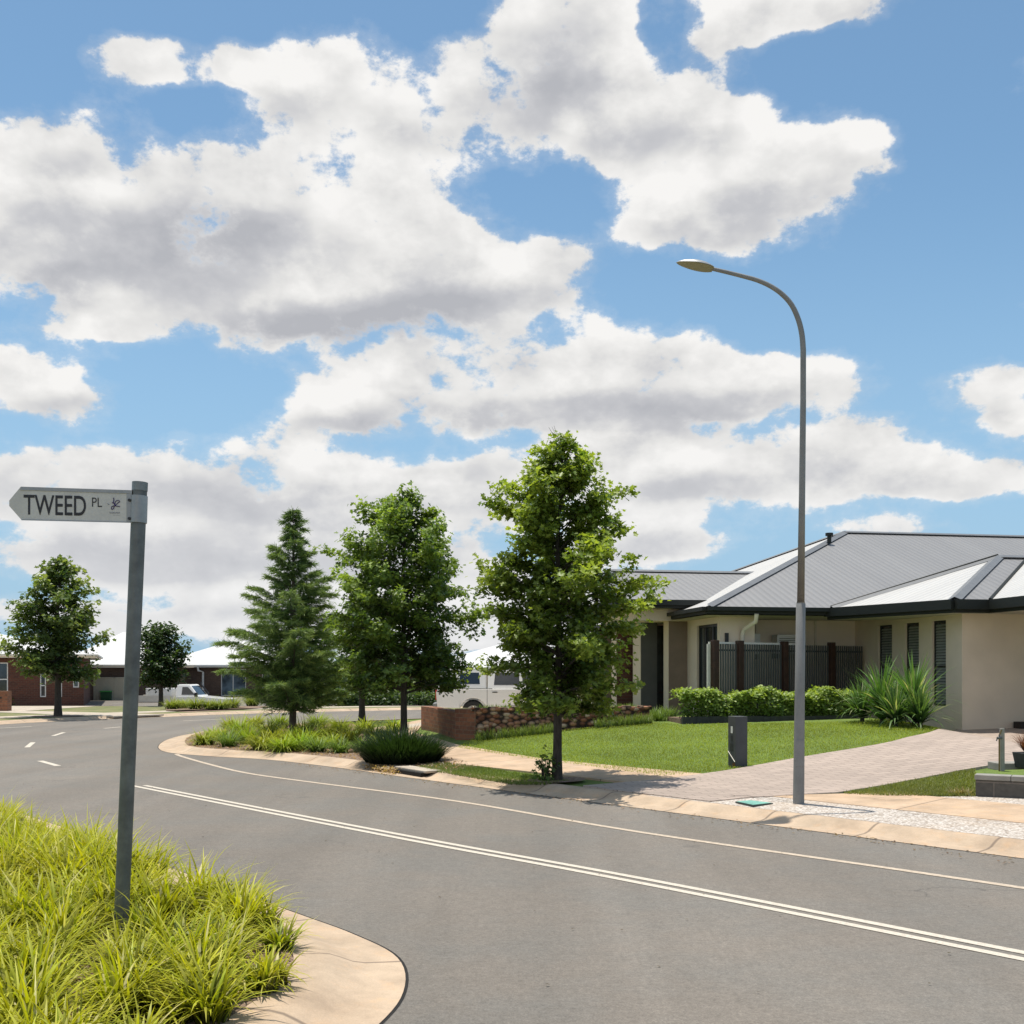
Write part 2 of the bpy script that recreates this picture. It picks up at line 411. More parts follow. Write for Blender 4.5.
# block R : travel so that inside is to the right
kR=sline(0,-14,14,20)
ctl=[(-.45+ -0.0,15.0)]
cR=kR+catmull([kR[-1],(-1.75,16.55),(-3.1,18.2),(-4.6,19.75),(-5.9,20.55),(-6.95,21.4),(-7.6,22.6),(-8.15,24.4),(-8.5,26.3),(-8.5,28.2),(-7.6,30.6),(-5.8,33.2),(-3.2,35.9),(0,38.2),(6,41.5),(16,46),(40,58),(70,74)],5)[1:]
prof=[(0,.003),(.20,.010),(.27,.024),(.34,.055),(.40,.078),(.46,KH+.005),(.58,KH+.006)]
kerb('kerb',cR,prof,M['kerb'])
inR=offs(cR,.5)
sheet('lawn',[tuple(p) for p in inR]+[(80,60),(80,-14)],M['lawn'],hR,-.02,.6)
# block L
cL=[Vector(p) for p in [(-7.5,-14)]]+catmull([(-7.5,-14),(-4.2,-3.5),(-1.75,1.6),(-.98,3.6),(-.66,4.75),(-.56,5.4),(-.66,6.05),(-1.0,6.6),(-1.5,7.2),(-2.6,8.5),(-3.9,10.1),(-5.3,11.75),(-7.6,14.2),(-11,17.8),(-14.3,22),(-16.3,27),(-16.4,31),(-15.9,33.3),(-14.9,35.6),(-13.2,37.9),(-11,40.9),(-8,43.5),(-4,45.7),(4,49.2),(16,54),(38,64),(70,82)],6)[1:]
cL=cL[::1]
# inside of block L is on the left of this travel: mirror by negative offsets
def negprof(p): return [(-o,z) for o,z in p]
kb=MB(); profL=[(0,.004),(.20,.012),(.27,.026),(.34,.056),(.40,.078),(.46,KH+.002),(.62,KH+.006)]
seam=offs(cL,.008); strip('kerb_seam',seam,.018,M['drain_dark'],.0015)
strip('kerb_seam',offs(cR,-.008),.016,M['drain_dark'],.0015)
rows=[offs(cL,-o) for o,z in profL]; L=[0]
for i in range(1,len(cL)): L.append(L[-1]+(cL[i]-cL[i-1]).length)
for i in range(len(cL)-1):
    for k in range(len(profL)-1):
        a=(*rows[k][i],profL[k][1]); b=(*rows[k][i+1],profL[k][1]); c=(*rows[k+1][i+1],profL[k+1][1]); d=(*rows[k+1][i],profL[k+1][1])
        kb.face([a,b,c,d],[(L[i],0),(L[i+1],0),(L[i+1],1),(L[i],1)])
tag(kb.build('kerb',M['kerb'],smooth=True),kind='structure')
inL=offs(cL,-.55)
sheet('verge',[tuple(p) for p in inL]+[(70,110),(-90,110),(-90,-14)],M['drygrass'],hL,0,3.0)

# markings
def spts(rows,ds=0): return [((s_+ds+NC-NY*y_)/NX,y_) for y_,s_ in rows]
for ds in (-.075,.075):
    pl=catmull(spts([(-6,-3.2),(0,-3.22),(6,-3.26),(8.45,-3.30),(10.25,-3.43),(12.8,-3.53),(15.25,-3.6)],ds),5)
    strip('centre_line',pl,.075,M['paint'])
el=catmull(spts([(-6,-1.2),(2,-1.25),(8,-1.30),(10.8,-1.42),(13.4,-1.25)])+[(-3.05,15.75),(-4.35,17.15),(-5.5,18.9),(-6.45,20.5),(-6.75,21.1)],5)
strip('edge_line',el,.085,M['paintc'])
def dash(p,q,w=.1): strip('dash_line',[Vector(p),Vector(q)],w,M['paint'])
for a,b in (((40,761),(58,766)),((27,747.5),(33,742.5)),((53,736),(64,732.5)),((104,728.5),(121,727)),((183,721),(222,719.2))):
    ga=G(*a,hRoad); gb=G(*b,hRoad); dash(ga[:2],gb[:2],.11)
ga=G(-60,731.5,hRoad); gb=G(32,726.5,hRoad); dash(ga[:2],gb[:2],.1)
ga=G(375,776,hRoad)

# overlays on block R
def g2(px,py,h=hR): p=G(px,py,h); return (p.x,p.y)
def sband(s0,s1,y0,y1,n=10): return [tuple(p) for p in sline(s0,y0,y1,n)]+[tuple(p) for p in sline(s1,y1,y0,n)]
sheet('gravel',sband(.5,1.38,-8,13.3),M['aggregate'],hR,.006,.6)
# far end of the gravel by the crossing
sheet('gravel',sband(2.58,3.6,-8,12.6),M['aggregate'],hR,.004,.6)
sheet('footpath',sband(1.38,2.58,-8,13.0),M['path'],hR,.011,.6)
pathL=[tuple(p) for p in sline(1.3,13.6,17.6,6)]+[(-2.4,20.6),(-3.7,24.5),(-3.9,29),(-3.0,34.0),(-1.7,34.9),(-2.4,29),(-2.3,24.9),(-1.1,21.1)]+[tuple(p) for p in sline(2.7,17.9,13.4,6)]
sheet('footpath',pathL,M['path'],hR,.010,.6)
arcd=[tuple(p) for p in catmull([g2(960,727),g2(936,730.8),g2(905,738.6),g2(875,745.6),g2(798,758.4),g2(748,767.5),g2(700,775)],5)]
drv=[g2(575,794.5),g2(664,803.5),g2(700,804),g2(748,798.5),g2(838,793.5),g2(905,782),g2(956,772),g2(991,766),g2(1060,757),(14,15),(24,19),(24,24),g2(1070,730),*arcd,g2(664,780),g2(583,786.5)]
drv=[(x+max(0,.54-sdist(x,y))*NX,y+max(0,.54-sdist(x,y))*NY) for x,y in drv]
sheet('driveway',drv,M['pavers'],hR,.017,.6)
isl=offs(cR,.56); ii=[i for i,p in enumerate(cR) if p.y>15.6 and p.y<33 and p.x<-1.1]
mp=[tuple(isl[i]) for i in ii]+[(-4.2,31.5),(-4.3,26),(-3.3,23),(-1.7,20.2),(-1.15,18.6),(-.55,17.2)]
sheet('mulch',mp,M['mulch'],hR,.007,.7)
# paths on block L
i0=[i for i,p in enumerate(cL) if p.y>24]
pa=offs(cL,-2.0); pb=offs(cL,-3.3)
sheet('footpath',[tuple(pa[i]) for i in i0]+[tuple(pb[i]) for i in reversed(i0)],M['slab'],hL,.006,1.5)
sheet('driveway',[(-19.5,42),(-18.2,41.5),(-12.8,38.6),(-14.0,36.9),(-30,47),(-30,60),(-18,60)],M['slab'],hL,.010,1.5)
bedp=[tuple(p) for p in offs(cL,-.6) if -1<p.y<12.6 and p.x>-7]
sheet('mulch',bedp+[(-9,12),(-9,-1)],M['mulch'],hBed,.008,.8)

# ------------------------------------------------------------------ foliage builders
def jcol(col, n, var=.25, yel=None, dark=None):
    c=np.array(col)[None,:]*(1+RNG.uniform(-var,var,(n,1)))
    c=c*(1+RNG.uniform(-.08,.08,(n,3)))
    return np.clip(c,0,1)
def pymesh(name, V, faces_per, nv, cols, mat, parent=None, loc=None):
    """V (N,nv,3) ; faces_per list of index tuples ; cols (N,3)"""
    N=V.shape[0]; me=bpy.data.meshes.new(name)
    me.vertices.add(N*nv); me.vertices.foreach_set('co',V.astype(np.float32).ravel())
    lp=[];ls=[];lt=[];c=0
    lens=[len(f) for f in faces_per]; tot=sum(lens)
    base=(np.arange(N)*nv)[:,None]
    idx=np.concatenate([np.array(f) for f in faces_per])[None,:]+base
    me.loops.add(N*tot); me.loops.foreach_set('vertex_index',idx.astype(np.int32).ravel())
    starts=np.cumsum([0]+lens[:-1])[None,:]+(np.arange(N)*tot)[:,None]
    me.polygons.add(N*len(lens)); me.polygons.foreach_set('loop_start',starts.astype(np.int32).ravel())
    me.polygons.foreach_set('loop_total',np.tile(np.array(lens,dtype=np.int32),N))
    a=me.color_attributes.new('Col','FLOAT_COLOR','POINT')
    cc=np.ones((N,nv,4),dtype=np.float32)
    cc[:,:,:3]=cols if cols.ndim==3 else cols[:,None,:]
    a.data.foreach_set('color',cc.ravel())
    me.materials.append(mat); me.update(); me.validate()
    return link(name,me,parent,loc)
LOBED=np.array([(0,0),(.30,.16),(.16,.36),(.46,.58),(.20,.66),(0,1),(-.20,.66),(-.46,.58),(-.16,.36),(-.30,.16)])
OVAL=np.array([(0,0),(.26,.3),(.24,.68),(0,1),(-.24,.68),(-.26,.3)])
def leaves(name, pts, size, col, mat, parent, shape=LOBED, up=.5, var=.3, droop=0.0, outward=None, cols=None):
    pts=np.asarray(pts); n=len(pts)
    nrm=RNG.normal(size=(n,3)); nrm/=np.linalg.norm(nrm,axis=1)[:,None]; nrm[:,2]=np.abs(nrm[:,2])+up
    if outward is not None: nrm+=outward
    nrm/=np.linalg.norm(nrm,axis=1)[:,None]
    t=RNG.normal(size=(n,3)); t[:,2]-=droop; t-=nrm*(t*nrm).sum(1)[:,None]; t/=np.linalg.norm(t,axis=1)[:,None]
    w=np.cross(nrm,t); s=size*RNG.uniform(.65,1.25,(n,1,1))
    V=pts[:,None,:]+s*(shape[None,:,0:1]*w[:,None,:]+shape[None,:,1:2]*t[:,None,:]-(np.abs(shape[None,:,0:1])*.5)*nrm[:,None,:]*-0.6)
    if cols is None: cols=jcol(col,n,var)
    k=len(shape)
    # fold along the midrib: two half polygons
    h=k//2
    f1=tuple(range(0,h+1)); f2=tuple([0]+list(range(h,k)))
    return pymesh(name,V,[f1,f2],k,cols,mat,parent)
def blades(name, base, az, th0, th1, Ln, w, cols, mat, parent=None, seg=4, tipcol=None):
    """curved tapering blades; angles from vertical"""
    n=len(base); P=[base]; cur=base.copy()
    d2=np.stack([np.cos(az),np.sin(az)],1)
    side=np.stack([-np.sin(az),np.cos(az),np.zeros(n)],1)
    for k in range(seg):
        th=th0+(th1-th0)*(k+.5)/seg
        stp=(Ln/seg)[:,None]
        cur=cur+np.concatenate([d2*np.sin(th)[:,None],np.cos(th)[:,None]],1)*stp
        P.append(cur)
    V=[]
    for k in range(seg):
        ww=(w*(1-.15*0 if k==0 else 1-(k/seg)**1.6))[:,None]
        if k==0: ww=(w*.7)[:,None]
        V+= [P[k]-side*ww/2, P[k]+side*ww/2]
    V.append(P[seg]); V=np.stack(V,1)
    F_=[(2*k,2*k+1,2*k+3,2*k+2) for k in range(seg-1)]+[(2*seg-2,2*seg-1,2*seg)]
    nv=2*seg+1
    cc=np.repeat(cols[:,None,:],nv,1)
    if tipcol is not None:
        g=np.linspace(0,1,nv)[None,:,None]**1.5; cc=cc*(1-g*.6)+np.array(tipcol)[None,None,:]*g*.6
    sh=(.25+.75*np.minimum(1,np.linspace(0,1.9,nv)))[None,:,None]; cc=cc*sh  # shade deep in the tuft painted in: blades darken towards the base
    return pymesh(name,V,F_,nv,cc,mat,parent)

def mk_tree(name,label,loc,H,prof,trunk_r,nb,leafn,leafsz,col,group=None,seed=1,clear=.2,shape=LOBED,barkm='bark',cat='tree',up_ang=(62,15),twigs=True,tipcol=None,spread=.10,lean=(0,0),sub=7,split=None,tw=.5):
    """prof: list of (height fraction, left radius, right radius) in m"""
    rr=random.Random(seed)
    root=thing(name,label,cat,loc,0,group)
    ph=[p[0] for p in prof]; pl=[p[1] for p in prof]; pr=[p[2] for p in prof]
    tp=[]; n=12
    for i in range(n+1):
        f=i/n; tp.append(Vector((lean[0]*f+rr.uniform(-1,1)*.025*H*f*(.4 if f<.5 else .7)*.6,lean[1]*f+rr.uniform(-1,1)*.02*H*f*.4,f*H)))
    tr=MB(); tr.tube(tp,[trunk_r*(1.25 if i==0 else 1)*(1-i/n)**.8+.006 for i in range(n+1)],10)
    def tpt(f):
        x=f*n; i=min(int(x),n-1); return tp[i].lerp(tp[i+1],x-i)
    br=MB(); L=[]; W=[]
    for b in range(nb):
        f=clear+(1-clear)*((b+rr.random())/nb)**1.05*.97
        az=b*2.39996+rr.uniform(-.5,.5)
        rl=np.interp(f,ph,pl); rrr=np.interp(f,ph,pr)
        cx=math.cos(az); rad=(rrr*(1+cx)/2+rl*(1-cx)/2)*rr.choice([.5,.7,.85,.95,1.02,1.12])
        ang=R(up_ang[1]+(up_ang[0]-up_ang[1])*((f-clear)/(1-clear))+rr.uniform(-8,8))
        # start lower so that the tip reaches height f
        rise=rad*math.tan(ang)*.75
        f0=max(clear*.95,f-rise/H)
        p0=tpt(f0); tip=Vector((cx*rad+tpt(f).x,math.sin(az)*rad+tpt(f).y,f*H))
        pts=[]
        for k in range(6):
            t=k/5; q=p0.lerp(tip,t); q.z+=math.sin(t*math.pi)*rad*.10; 
            if 0<k: q+=Vector((rr.uniform(-1,1),rr.uniform(-1,1),rr.uniform(-1,1)))*rad*.035
            pts.append(q)
        br0=max(.006,trunk_r*.38*(1-f)+.008)
        br.tube(pts,[br0*(1-.85*k/5) for k in range(6)],5,cap=False)
        for j in range(sub):
            t=.25+.75*(j+rr.random())/sub; x=t*5; i=min(int(x),4); q0=pts[i].lerp(pts[i+1],x-i)
            d=(tip-p0).normalized(); rnd=Vector((rr.gauss(0,1),rr.gauss(0,1),rr.gauss(0,.6)+.25)).normalized()
            l=rad*rr.uniform(.22,.45)*(1.15-t*.5)+.10
            q1=q0+(d*.6+rnd).normalized()*l
            br.tube([q0,q0.lerp(q1,.5)+Vector((0,0,.02)),q1],[.006,.004,.002],4,cap=False)
            L.append((q0,q1)); W.append(l)
        L.append((pts[3],pts[5])); W.append(rad*.4)
    for k in range(5):
        a=rr.uniform(0,6.28); f=rr.uniform(.90,.985); l=rr.uniform(.12,.26)
        p=tpt(f); tr.tube([p,p+Vector((math.cos(a)*l*.6,math.sin(a)*l*.6,l*.5)),p+Vector((math.cos(a)*l,math.sin(a)*l,l*1.1))],[.005,.0035,.002],4,cap=False)
    tr.build('trunk',M[barkm],root,smooth=True)
    br.build('branches',M[barkm],root)
    W=np.array(W); W/=W.sum(); idx=RNG.choice(len(L),leafn,p=W)
    A=np.array([l[0] for l in L])[idx]; B=np.array([l[1] for l in L])[idx]
    t=RNG.uniform(.15,1.08,(leafn,1)); pts=A+(B-A)*t+RNG.normal(size=(leafn,3))*spread*np.array([.8,.8,.42])
    axis=np.array([tpt(min(1,max(0,z/H)))[:2] for z in pts[:,2]])
    out=np.zeros((leafn,3)); out[:,:2]=pts[:,:2]-axis
    rad=np.linalg.norm(out[:,:2],axis=1)+1e-6
    out/=rad[:,None]
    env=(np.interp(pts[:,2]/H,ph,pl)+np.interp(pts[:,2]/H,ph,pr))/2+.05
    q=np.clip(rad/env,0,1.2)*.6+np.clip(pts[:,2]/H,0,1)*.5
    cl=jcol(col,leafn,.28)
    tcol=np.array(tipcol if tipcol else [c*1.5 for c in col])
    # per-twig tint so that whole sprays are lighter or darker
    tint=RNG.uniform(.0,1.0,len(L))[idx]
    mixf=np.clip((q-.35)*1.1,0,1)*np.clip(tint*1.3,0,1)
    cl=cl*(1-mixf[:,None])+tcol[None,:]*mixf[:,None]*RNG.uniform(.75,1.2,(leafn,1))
    cl=cl*(.38+.80*np.clip(q,0,1))[:,None]  # crown shade painted in: leaves darker inside and low down
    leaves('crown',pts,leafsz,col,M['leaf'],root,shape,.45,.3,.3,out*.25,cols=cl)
    return root

# ------------------------------------------------------------------ trees
def profpx(base_y,top_y,cx,rows,d):
    H=(base_y-top_y)
    return [((base_y-y)/H,(cx-l)/F*d,(r-cx)/F*d) for y,l,r in rows]
# big street tree by the kerb
b5=G(557,781); d=b5.y; H5=(781-436)/F*d
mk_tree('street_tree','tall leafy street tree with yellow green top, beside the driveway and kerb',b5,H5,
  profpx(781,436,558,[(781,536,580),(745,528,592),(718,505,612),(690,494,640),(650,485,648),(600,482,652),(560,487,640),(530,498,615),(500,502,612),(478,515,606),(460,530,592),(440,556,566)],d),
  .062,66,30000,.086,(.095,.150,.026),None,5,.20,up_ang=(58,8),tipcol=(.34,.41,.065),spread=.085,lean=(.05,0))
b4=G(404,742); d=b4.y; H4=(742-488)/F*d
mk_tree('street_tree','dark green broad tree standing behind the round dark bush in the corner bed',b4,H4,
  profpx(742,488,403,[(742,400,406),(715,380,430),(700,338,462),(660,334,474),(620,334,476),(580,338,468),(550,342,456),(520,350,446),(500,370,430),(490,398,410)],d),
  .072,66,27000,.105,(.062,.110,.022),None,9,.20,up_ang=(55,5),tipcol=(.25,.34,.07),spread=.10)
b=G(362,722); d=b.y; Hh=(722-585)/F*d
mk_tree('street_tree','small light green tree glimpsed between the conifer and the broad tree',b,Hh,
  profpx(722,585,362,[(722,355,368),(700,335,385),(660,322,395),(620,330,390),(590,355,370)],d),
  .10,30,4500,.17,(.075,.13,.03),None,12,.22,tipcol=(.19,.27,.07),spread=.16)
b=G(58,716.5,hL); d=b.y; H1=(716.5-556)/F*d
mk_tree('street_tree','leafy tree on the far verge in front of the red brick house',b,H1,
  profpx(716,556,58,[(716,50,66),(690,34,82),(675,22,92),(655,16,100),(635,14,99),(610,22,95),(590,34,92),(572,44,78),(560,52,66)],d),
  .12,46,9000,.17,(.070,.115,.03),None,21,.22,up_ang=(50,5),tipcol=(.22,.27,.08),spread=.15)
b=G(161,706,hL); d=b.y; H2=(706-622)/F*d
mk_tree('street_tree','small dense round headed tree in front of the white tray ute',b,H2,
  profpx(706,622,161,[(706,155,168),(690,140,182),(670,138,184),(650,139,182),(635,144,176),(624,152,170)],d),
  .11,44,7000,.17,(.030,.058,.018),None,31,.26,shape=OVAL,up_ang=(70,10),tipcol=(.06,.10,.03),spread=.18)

# conifer
def conifer(name,label,loc,H,rmax,seed=3):
    rr=random.Random(seed); root=thing(name,label,'tree',loc)
    tr=MB(); tp=[Vector((rr.uniform(-.02,.02),rr.uniform(-.02,.02),H*i/10)) for i in range(11)]
    tr.tube(tp,[.085*(1-i/10)**.9+.006 for i in range(11)],9); tr.build('trunk',M['bark_grey'],root,smooth=True)
    br=MB(); S=[];D=[];K=[]
    nb=122
    for b in range(nb):
        f=.15+.845*(b/nb)**1.12
        az=b*2.39996+rr.uniform(-.7,.7)
        env=np.interp(f,[.13,.2,.30,.42,.53,.63,.75,.85,.93,1],[.62,.98,.95,1.02,.88,.64,.42,.25,.13,.02])*rmax
        rad=env*rr.choice([.42,.62,.82,1,1.15,1.42])
        rise=rad*(.34+ .60*f+rr.uniform(-.08,.08))
        p0=Vector((0,0,f*H-rise*.55)); d2=Vector((math.cos(az),math.sin(az),0))
        pts=[]
        for k in range(8):
            t=k/7; q=p0+d2*rad*t; q.z+=rise*(t**.8)-.22*rad*max(0,t-.7)*2
            q+=Vector((rr.uniform(-1,1),rr.uniform(-1,1),rr.uniform(-.6,.6)))*.02
            pts.append(q)
        br.tube(pts,[.018*(1-f*.6)*(1-.85*k/7)+.002 for k in range(8)],5,cap=False)
        nsb=max(3,int(rad*19))
        for j in range(nsb):
            t=.10+.90*j/nsb; x=t*7; i=min(int(x),6); q0=pts[i].lerp(pts[i+1],x-i)
            sd=1 if j%2 else -1
            w=Vector((-d2.y,d2.x,0))*sd
            l=(rad*.30*(1.05-t)+.11)*rr.uniform(.7,1.2)
            dirv=(d2*.75+w*.85+Vector((0,0,rr.uniform(-.10,.30)))).normalized()
            q1=q0+dirv*l; q1.z-=l*.16
            S.append(q0); D.append(q1); K.append(f)
        S.append(pts[5]); D.append(pts[7]+d2*.10+Vector((0,0,-.03))); K.append(f)
    br.build('branches',M['bark_grey'],root)
    S=np.array(S);D=np.array(D);K=np.array(K); per=46
    idx=np.repeat(np.arange(len(S)),per); n=len(idx)
    t=RNG.uniform(0,1.0,(n,1)); base=S[idx]+(D[idx]-S[idx])*t+RNG.normal(size=(n,3))*.014
    dv=D[idx]-S[idx]; dv/=np.linalg.norm(dv,axis=1)[:,None]
    r=RNG.normal(size=(n,3)); r[:,2]-=.15; dirn=dv*1.3+r*.55; dirn/=np.linalg.norm(dirn,axis=1)[:,None]
    ln=RNG.uniform(.07,.16,(n,1)); side=np.cross(dirn,RNG.normal(size=(n,3))); side/=np.linalg.norm(side,axis=1)[:,None]
    wd=.0075
    V=np.stack([base-side*wd,base+side*wd,base+dirn*ln+side*wd*.3,base+dirn*ln-side*wd*.3],1)
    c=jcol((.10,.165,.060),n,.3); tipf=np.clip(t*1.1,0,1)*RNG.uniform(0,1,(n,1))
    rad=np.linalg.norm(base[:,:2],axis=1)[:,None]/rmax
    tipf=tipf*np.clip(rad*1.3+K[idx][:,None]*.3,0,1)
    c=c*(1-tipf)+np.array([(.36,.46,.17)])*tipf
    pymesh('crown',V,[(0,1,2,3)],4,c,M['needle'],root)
    return root
b3=G(293,738); conifer('conifer','tall shaggy blue green conifer with drooping sprays in the corner bed',b3,(738-508)/F*b3.y,1.26)

# shrubs / strappy clumps
def strap_clump(name,label,cat,loc,n,L,spread,w,col,tip,group=None,th=(.1,1.7),seg=5,part='leaves',rad=.12):
    root=thing(name,label,cat,loc,0,group)
    az=RNG.uniform(0,2*math.pi,n); r=RNG.uniform(0,rad,n)
    base=np.stack([np.cos(az)*r,np.sin(az)*r,np.zeros(n)-.02],1)
    az=az+RNG.normal(0,.4,n)
    t0=RNG.uniform(0,.5,n)*spread; t1=t0+RNG.uniform(th[0],th[1],n)*spread
    blades(part,base,az,t0,t1,L*RNG.uniform(.6,1.1,n),w*RNG.uniform(.7,1.2,n),jcol(col,n,.3),M['strap'] if w>.02 else M['blade'],root,seg,tip)
    return root
isl_c=[(205,745,.34,0),(228,747,.42,1),(214,738,.30,0),(248,744,.5,0),(262,750,.42,0),(283,752,.4,0),(240,735,.5,0),(268,737,.5,0),(300,750,.42,0),(318,752,.40,1),(340,753,.34,1),(325,741,.5,0),(350,744,.46,0),(362,752,.36,1),(385,753,.36,0),(375,742,.46,0),(305,736,.5,0),(340,734,.5,0),(365,733,.45,0),(390,741,.42,0),(230,729,.4,0),(280,729,.5,0),(318,728,.5,0),(395,732,.4,0),(255,728,.45,0),(222,741,.36,0),(332,748,.36,0),(274,744,.44,0),(292,743,.44,0),(310,744,.44,0)]
for px,py,h,k in isl_c:
    p=G(px,py)
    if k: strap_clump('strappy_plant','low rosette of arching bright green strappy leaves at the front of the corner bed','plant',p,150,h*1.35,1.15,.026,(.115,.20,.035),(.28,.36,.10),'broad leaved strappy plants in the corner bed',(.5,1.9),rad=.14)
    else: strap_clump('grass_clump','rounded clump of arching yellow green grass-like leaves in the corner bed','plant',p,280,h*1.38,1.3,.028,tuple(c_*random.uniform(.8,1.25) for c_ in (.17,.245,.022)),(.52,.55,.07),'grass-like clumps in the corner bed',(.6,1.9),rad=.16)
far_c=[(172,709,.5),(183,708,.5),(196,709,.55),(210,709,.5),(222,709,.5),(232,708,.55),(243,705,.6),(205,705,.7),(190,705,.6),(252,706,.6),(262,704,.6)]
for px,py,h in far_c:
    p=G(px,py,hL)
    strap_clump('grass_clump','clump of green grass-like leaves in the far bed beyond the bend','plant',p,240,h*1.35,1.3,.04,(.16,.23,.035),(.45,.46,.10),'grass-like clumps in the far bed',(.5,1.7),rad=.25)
# far bed mulch under
sheet('mulch',[g2(166,711.2,hL),g2(190,712.4,hL),g2(246,709.6,hL),g2(268,708,hL),g2(262,702,hL),g2(165,705,hL)],M['mulch'],hL,.006,1.5)

def leaf_shrub(name,label,cat,loc,rx,ry,rz,n,size,col,tip,shape=OVAL,group=None,seed=0,box=False,lump=.18):
    root=thing(name,label,cat,loc,0,group)
    if box: 
        u=RNG.uniform(-1,1,(n,3)); ax=RNG.integers(0,3,n); sg=np.where(RNG.random(n)<.5,-1,1)
        k=RNG.random(n)<.7; u[np.arange(n)[k],ax[k]]=sg[k]; u[:,2]=np.where(ax==2,np.abs(u[:,2]),u[:,2])
        u=np.sign(u)*np.abs(u)
    else:
        u=RNG.normal(size=(n,3)); u/=np.linalg.norm(u,axis=1)[:,None]; u*=RNG.uniform(.45,1.0,(n,1))**.5
        u[:,2]=np.abs(u[:,2])*2-1+.0
        u=np.where(np.abs(u)>1,np.sign(u),u)
        rr=np.sqrt(np.clip(1-((u[:,2]+1)/2)**2.2,0.02,1)); hyp=np.linalg.norm(u[:,:2],axis=1)+1e-6
        lim=rr*RNG.uniform(.6,1,n); u[:,0]*=lim/hyp; u[:,1]*=lim/hyp
    P=u*np.array([rx,ry,rz/2]); P[:,2]+=rz/2
    ph=seed*1.7
    lumpv=np.sin(P[:,0]*5.1/max(rx,.4)*1.3+ph)*np.cos(P[:,1]*4.3/max(ry,.4)+ph*2)+np.sin(P[:,0]*9/max(rx,.4)*.7+1.3*ph)*.5
    P*= (1+lump*.4*lumpv)[:,None]
    P+=RNG.normal(size=(n,3))*size*.5; P[:,2]=np.maximum(P[:,2],.01)
    c=jcol(col,n,.3); f=np.clip((P[:,2:3]/rz-.35)*1.3,0,1)*RNG.uniform(0,1,(n,1)); c=c*(1-f)+np.array([tip])*f
    out=P/np.array([rx,ry,rz]); 
    leaves('leaves',P,size,col,M['leaf'],root,shape,.2,.3,-.4,out*.6,cols=c)
    st=MB()
    for k in range(7):
        a=k*.9+ph; st.tube([(math.cos(a)*.04,math.sin(a)*.04,-.03),(math.cos(a)*rx*.35,math.sin(a)*ry*.35,rz*.45),(math.cos(a)*rx*.6,math.sin(a)*ry*.6,rz*.75)],[.012,.008,.004],5,cap=False)
    st.build('stems',M['bark'],root)
    return root
# big dark bush: spiky
p=G(402,762); 
root=thing('bush','low wide very dark green bush at the kerb end of the corner bed','bush',p)
n=3600; u=RNG.uniform(-1,1,n); v=RNG.uniform(-1,1,n); k=u*u+v*v<1; u=u[k];v=v[k]; n=len(u)
base=np.stack([u*.62,v*.55,np.zeros(n)],1); az=np.arctan2(v,u)+RNG.normal(0,.6,n); rad=np.sqrt(u*u+v*v)
blades('leaves',base,az,rad*.5+RNG.uniform(0,.3,n),rad*.8+RNG.uniform(.2,.8,n),RNG.uniform(.40,.82,n)*(1-.30*rad**2),np.full(n,.024),jcol((.014,.030,.009),n,.35),M['blade'],root,4,(.03,.06,.018))

# ------------------------------------------------------------------ foreground bed of grass (one mass nobody could count)
def in_poly(x,y,poly):
    r=False; j=len(poly)-1
    for i in range(len(poly)):
        xi,yi=poly[i]; xj,yj=poly[j]
        if ((yi>y)!=(yj>y)) and x<(xj-xi)*(y-yi)/(yj-yi)+xi: r=not r
        j=i
    return r
edge=[tuple(p) for p in offs(cL,-.56) if 2.2<p.y<12.3 and p.x>-6.6]
bed=edge+[(-8.2,11.5),(-5.2,2.2)]
cs=[]
rr=random.Random(4)
while len(cs)<560:
    x=rr.uniform(-8,-.9); y=rr.uniform(2.3,11.6)
    if in_poly(x,y,bed) and all((x-a)**2+(y-b)**2>.108**2 for a,b in cs): cs.append((x,y))
B=[];AZ=[];T0=[];T1=[];LN=[];WD=[];CO=[]
for (x,y) in cs:
    n=112
    az=RNG.uniform(0,2*math.pi,n); r=RNG.uniform(0,.085,n)
    cl_h=RNG.uniform(.62,1.15)
    e=min(math.hypot(x-a,y-b) for a,b in edge)
    cl_h*=(.80+.20*min(1,e/.5))*(.80+.30*sm(y,5.8,7.4)-.38*sm(y,8.2,11))
    mound=0
    B.append(np.stack([x+np.cos(az)*r,y+np.sin(az)*r,np.full(n,KH+mound)],1)); AZ.append(az+RNG.normal(0,.9,n))
    t0=RNG.uniform(0,.42,n); T0.append(t0*1.2); T1.append(t0+RNG.uniform(.5,2.3,n)); LN.append(RNG.uniform(.26,.60,n)*cl_h); WD.append(RNG.uniform(.013,.027,n))
    hue=RNG.uniform(0,1)**.8; c=np.array((.38,.37,.014))*(1-hue)+np.array((.10,.185,.012))*hue
    cc=jcol(c,n,.38); q=RNG.random(n); cc[q>.5]*=.36; cc[q<.04]=(.52,.47,.32); cc[q>.93]=(.40,.40,.03); CO.append(cc)
# stray taller stems on the far rim
n=60; idx=RNG.integers(0,len(cs),n); xy=np.array(cs)[idx]
B.append(np.concatenate([xy,np.full((n,1),KH)],1)); AZ.append(RNG.uniform(0,6.28,n)); T0.append(RNG.uniform(0,.15,n)); T1.append(RNG.uniform(.2,.5,n)); LN.append(RNG.uniform(.5,.72,n)); WD.append(np.full(n,.006)); CO.append(jcol((.07,.11,.03),n,.2))
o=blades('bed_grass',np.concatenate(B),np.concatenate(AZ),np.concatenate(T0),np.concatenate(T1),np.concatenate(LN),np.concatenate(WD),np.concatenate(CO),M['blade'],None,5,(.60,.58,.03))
tag(o,'dense yellow green strappy grass filling the kerbed corner bed round the street sign','grass',kind='stuff')

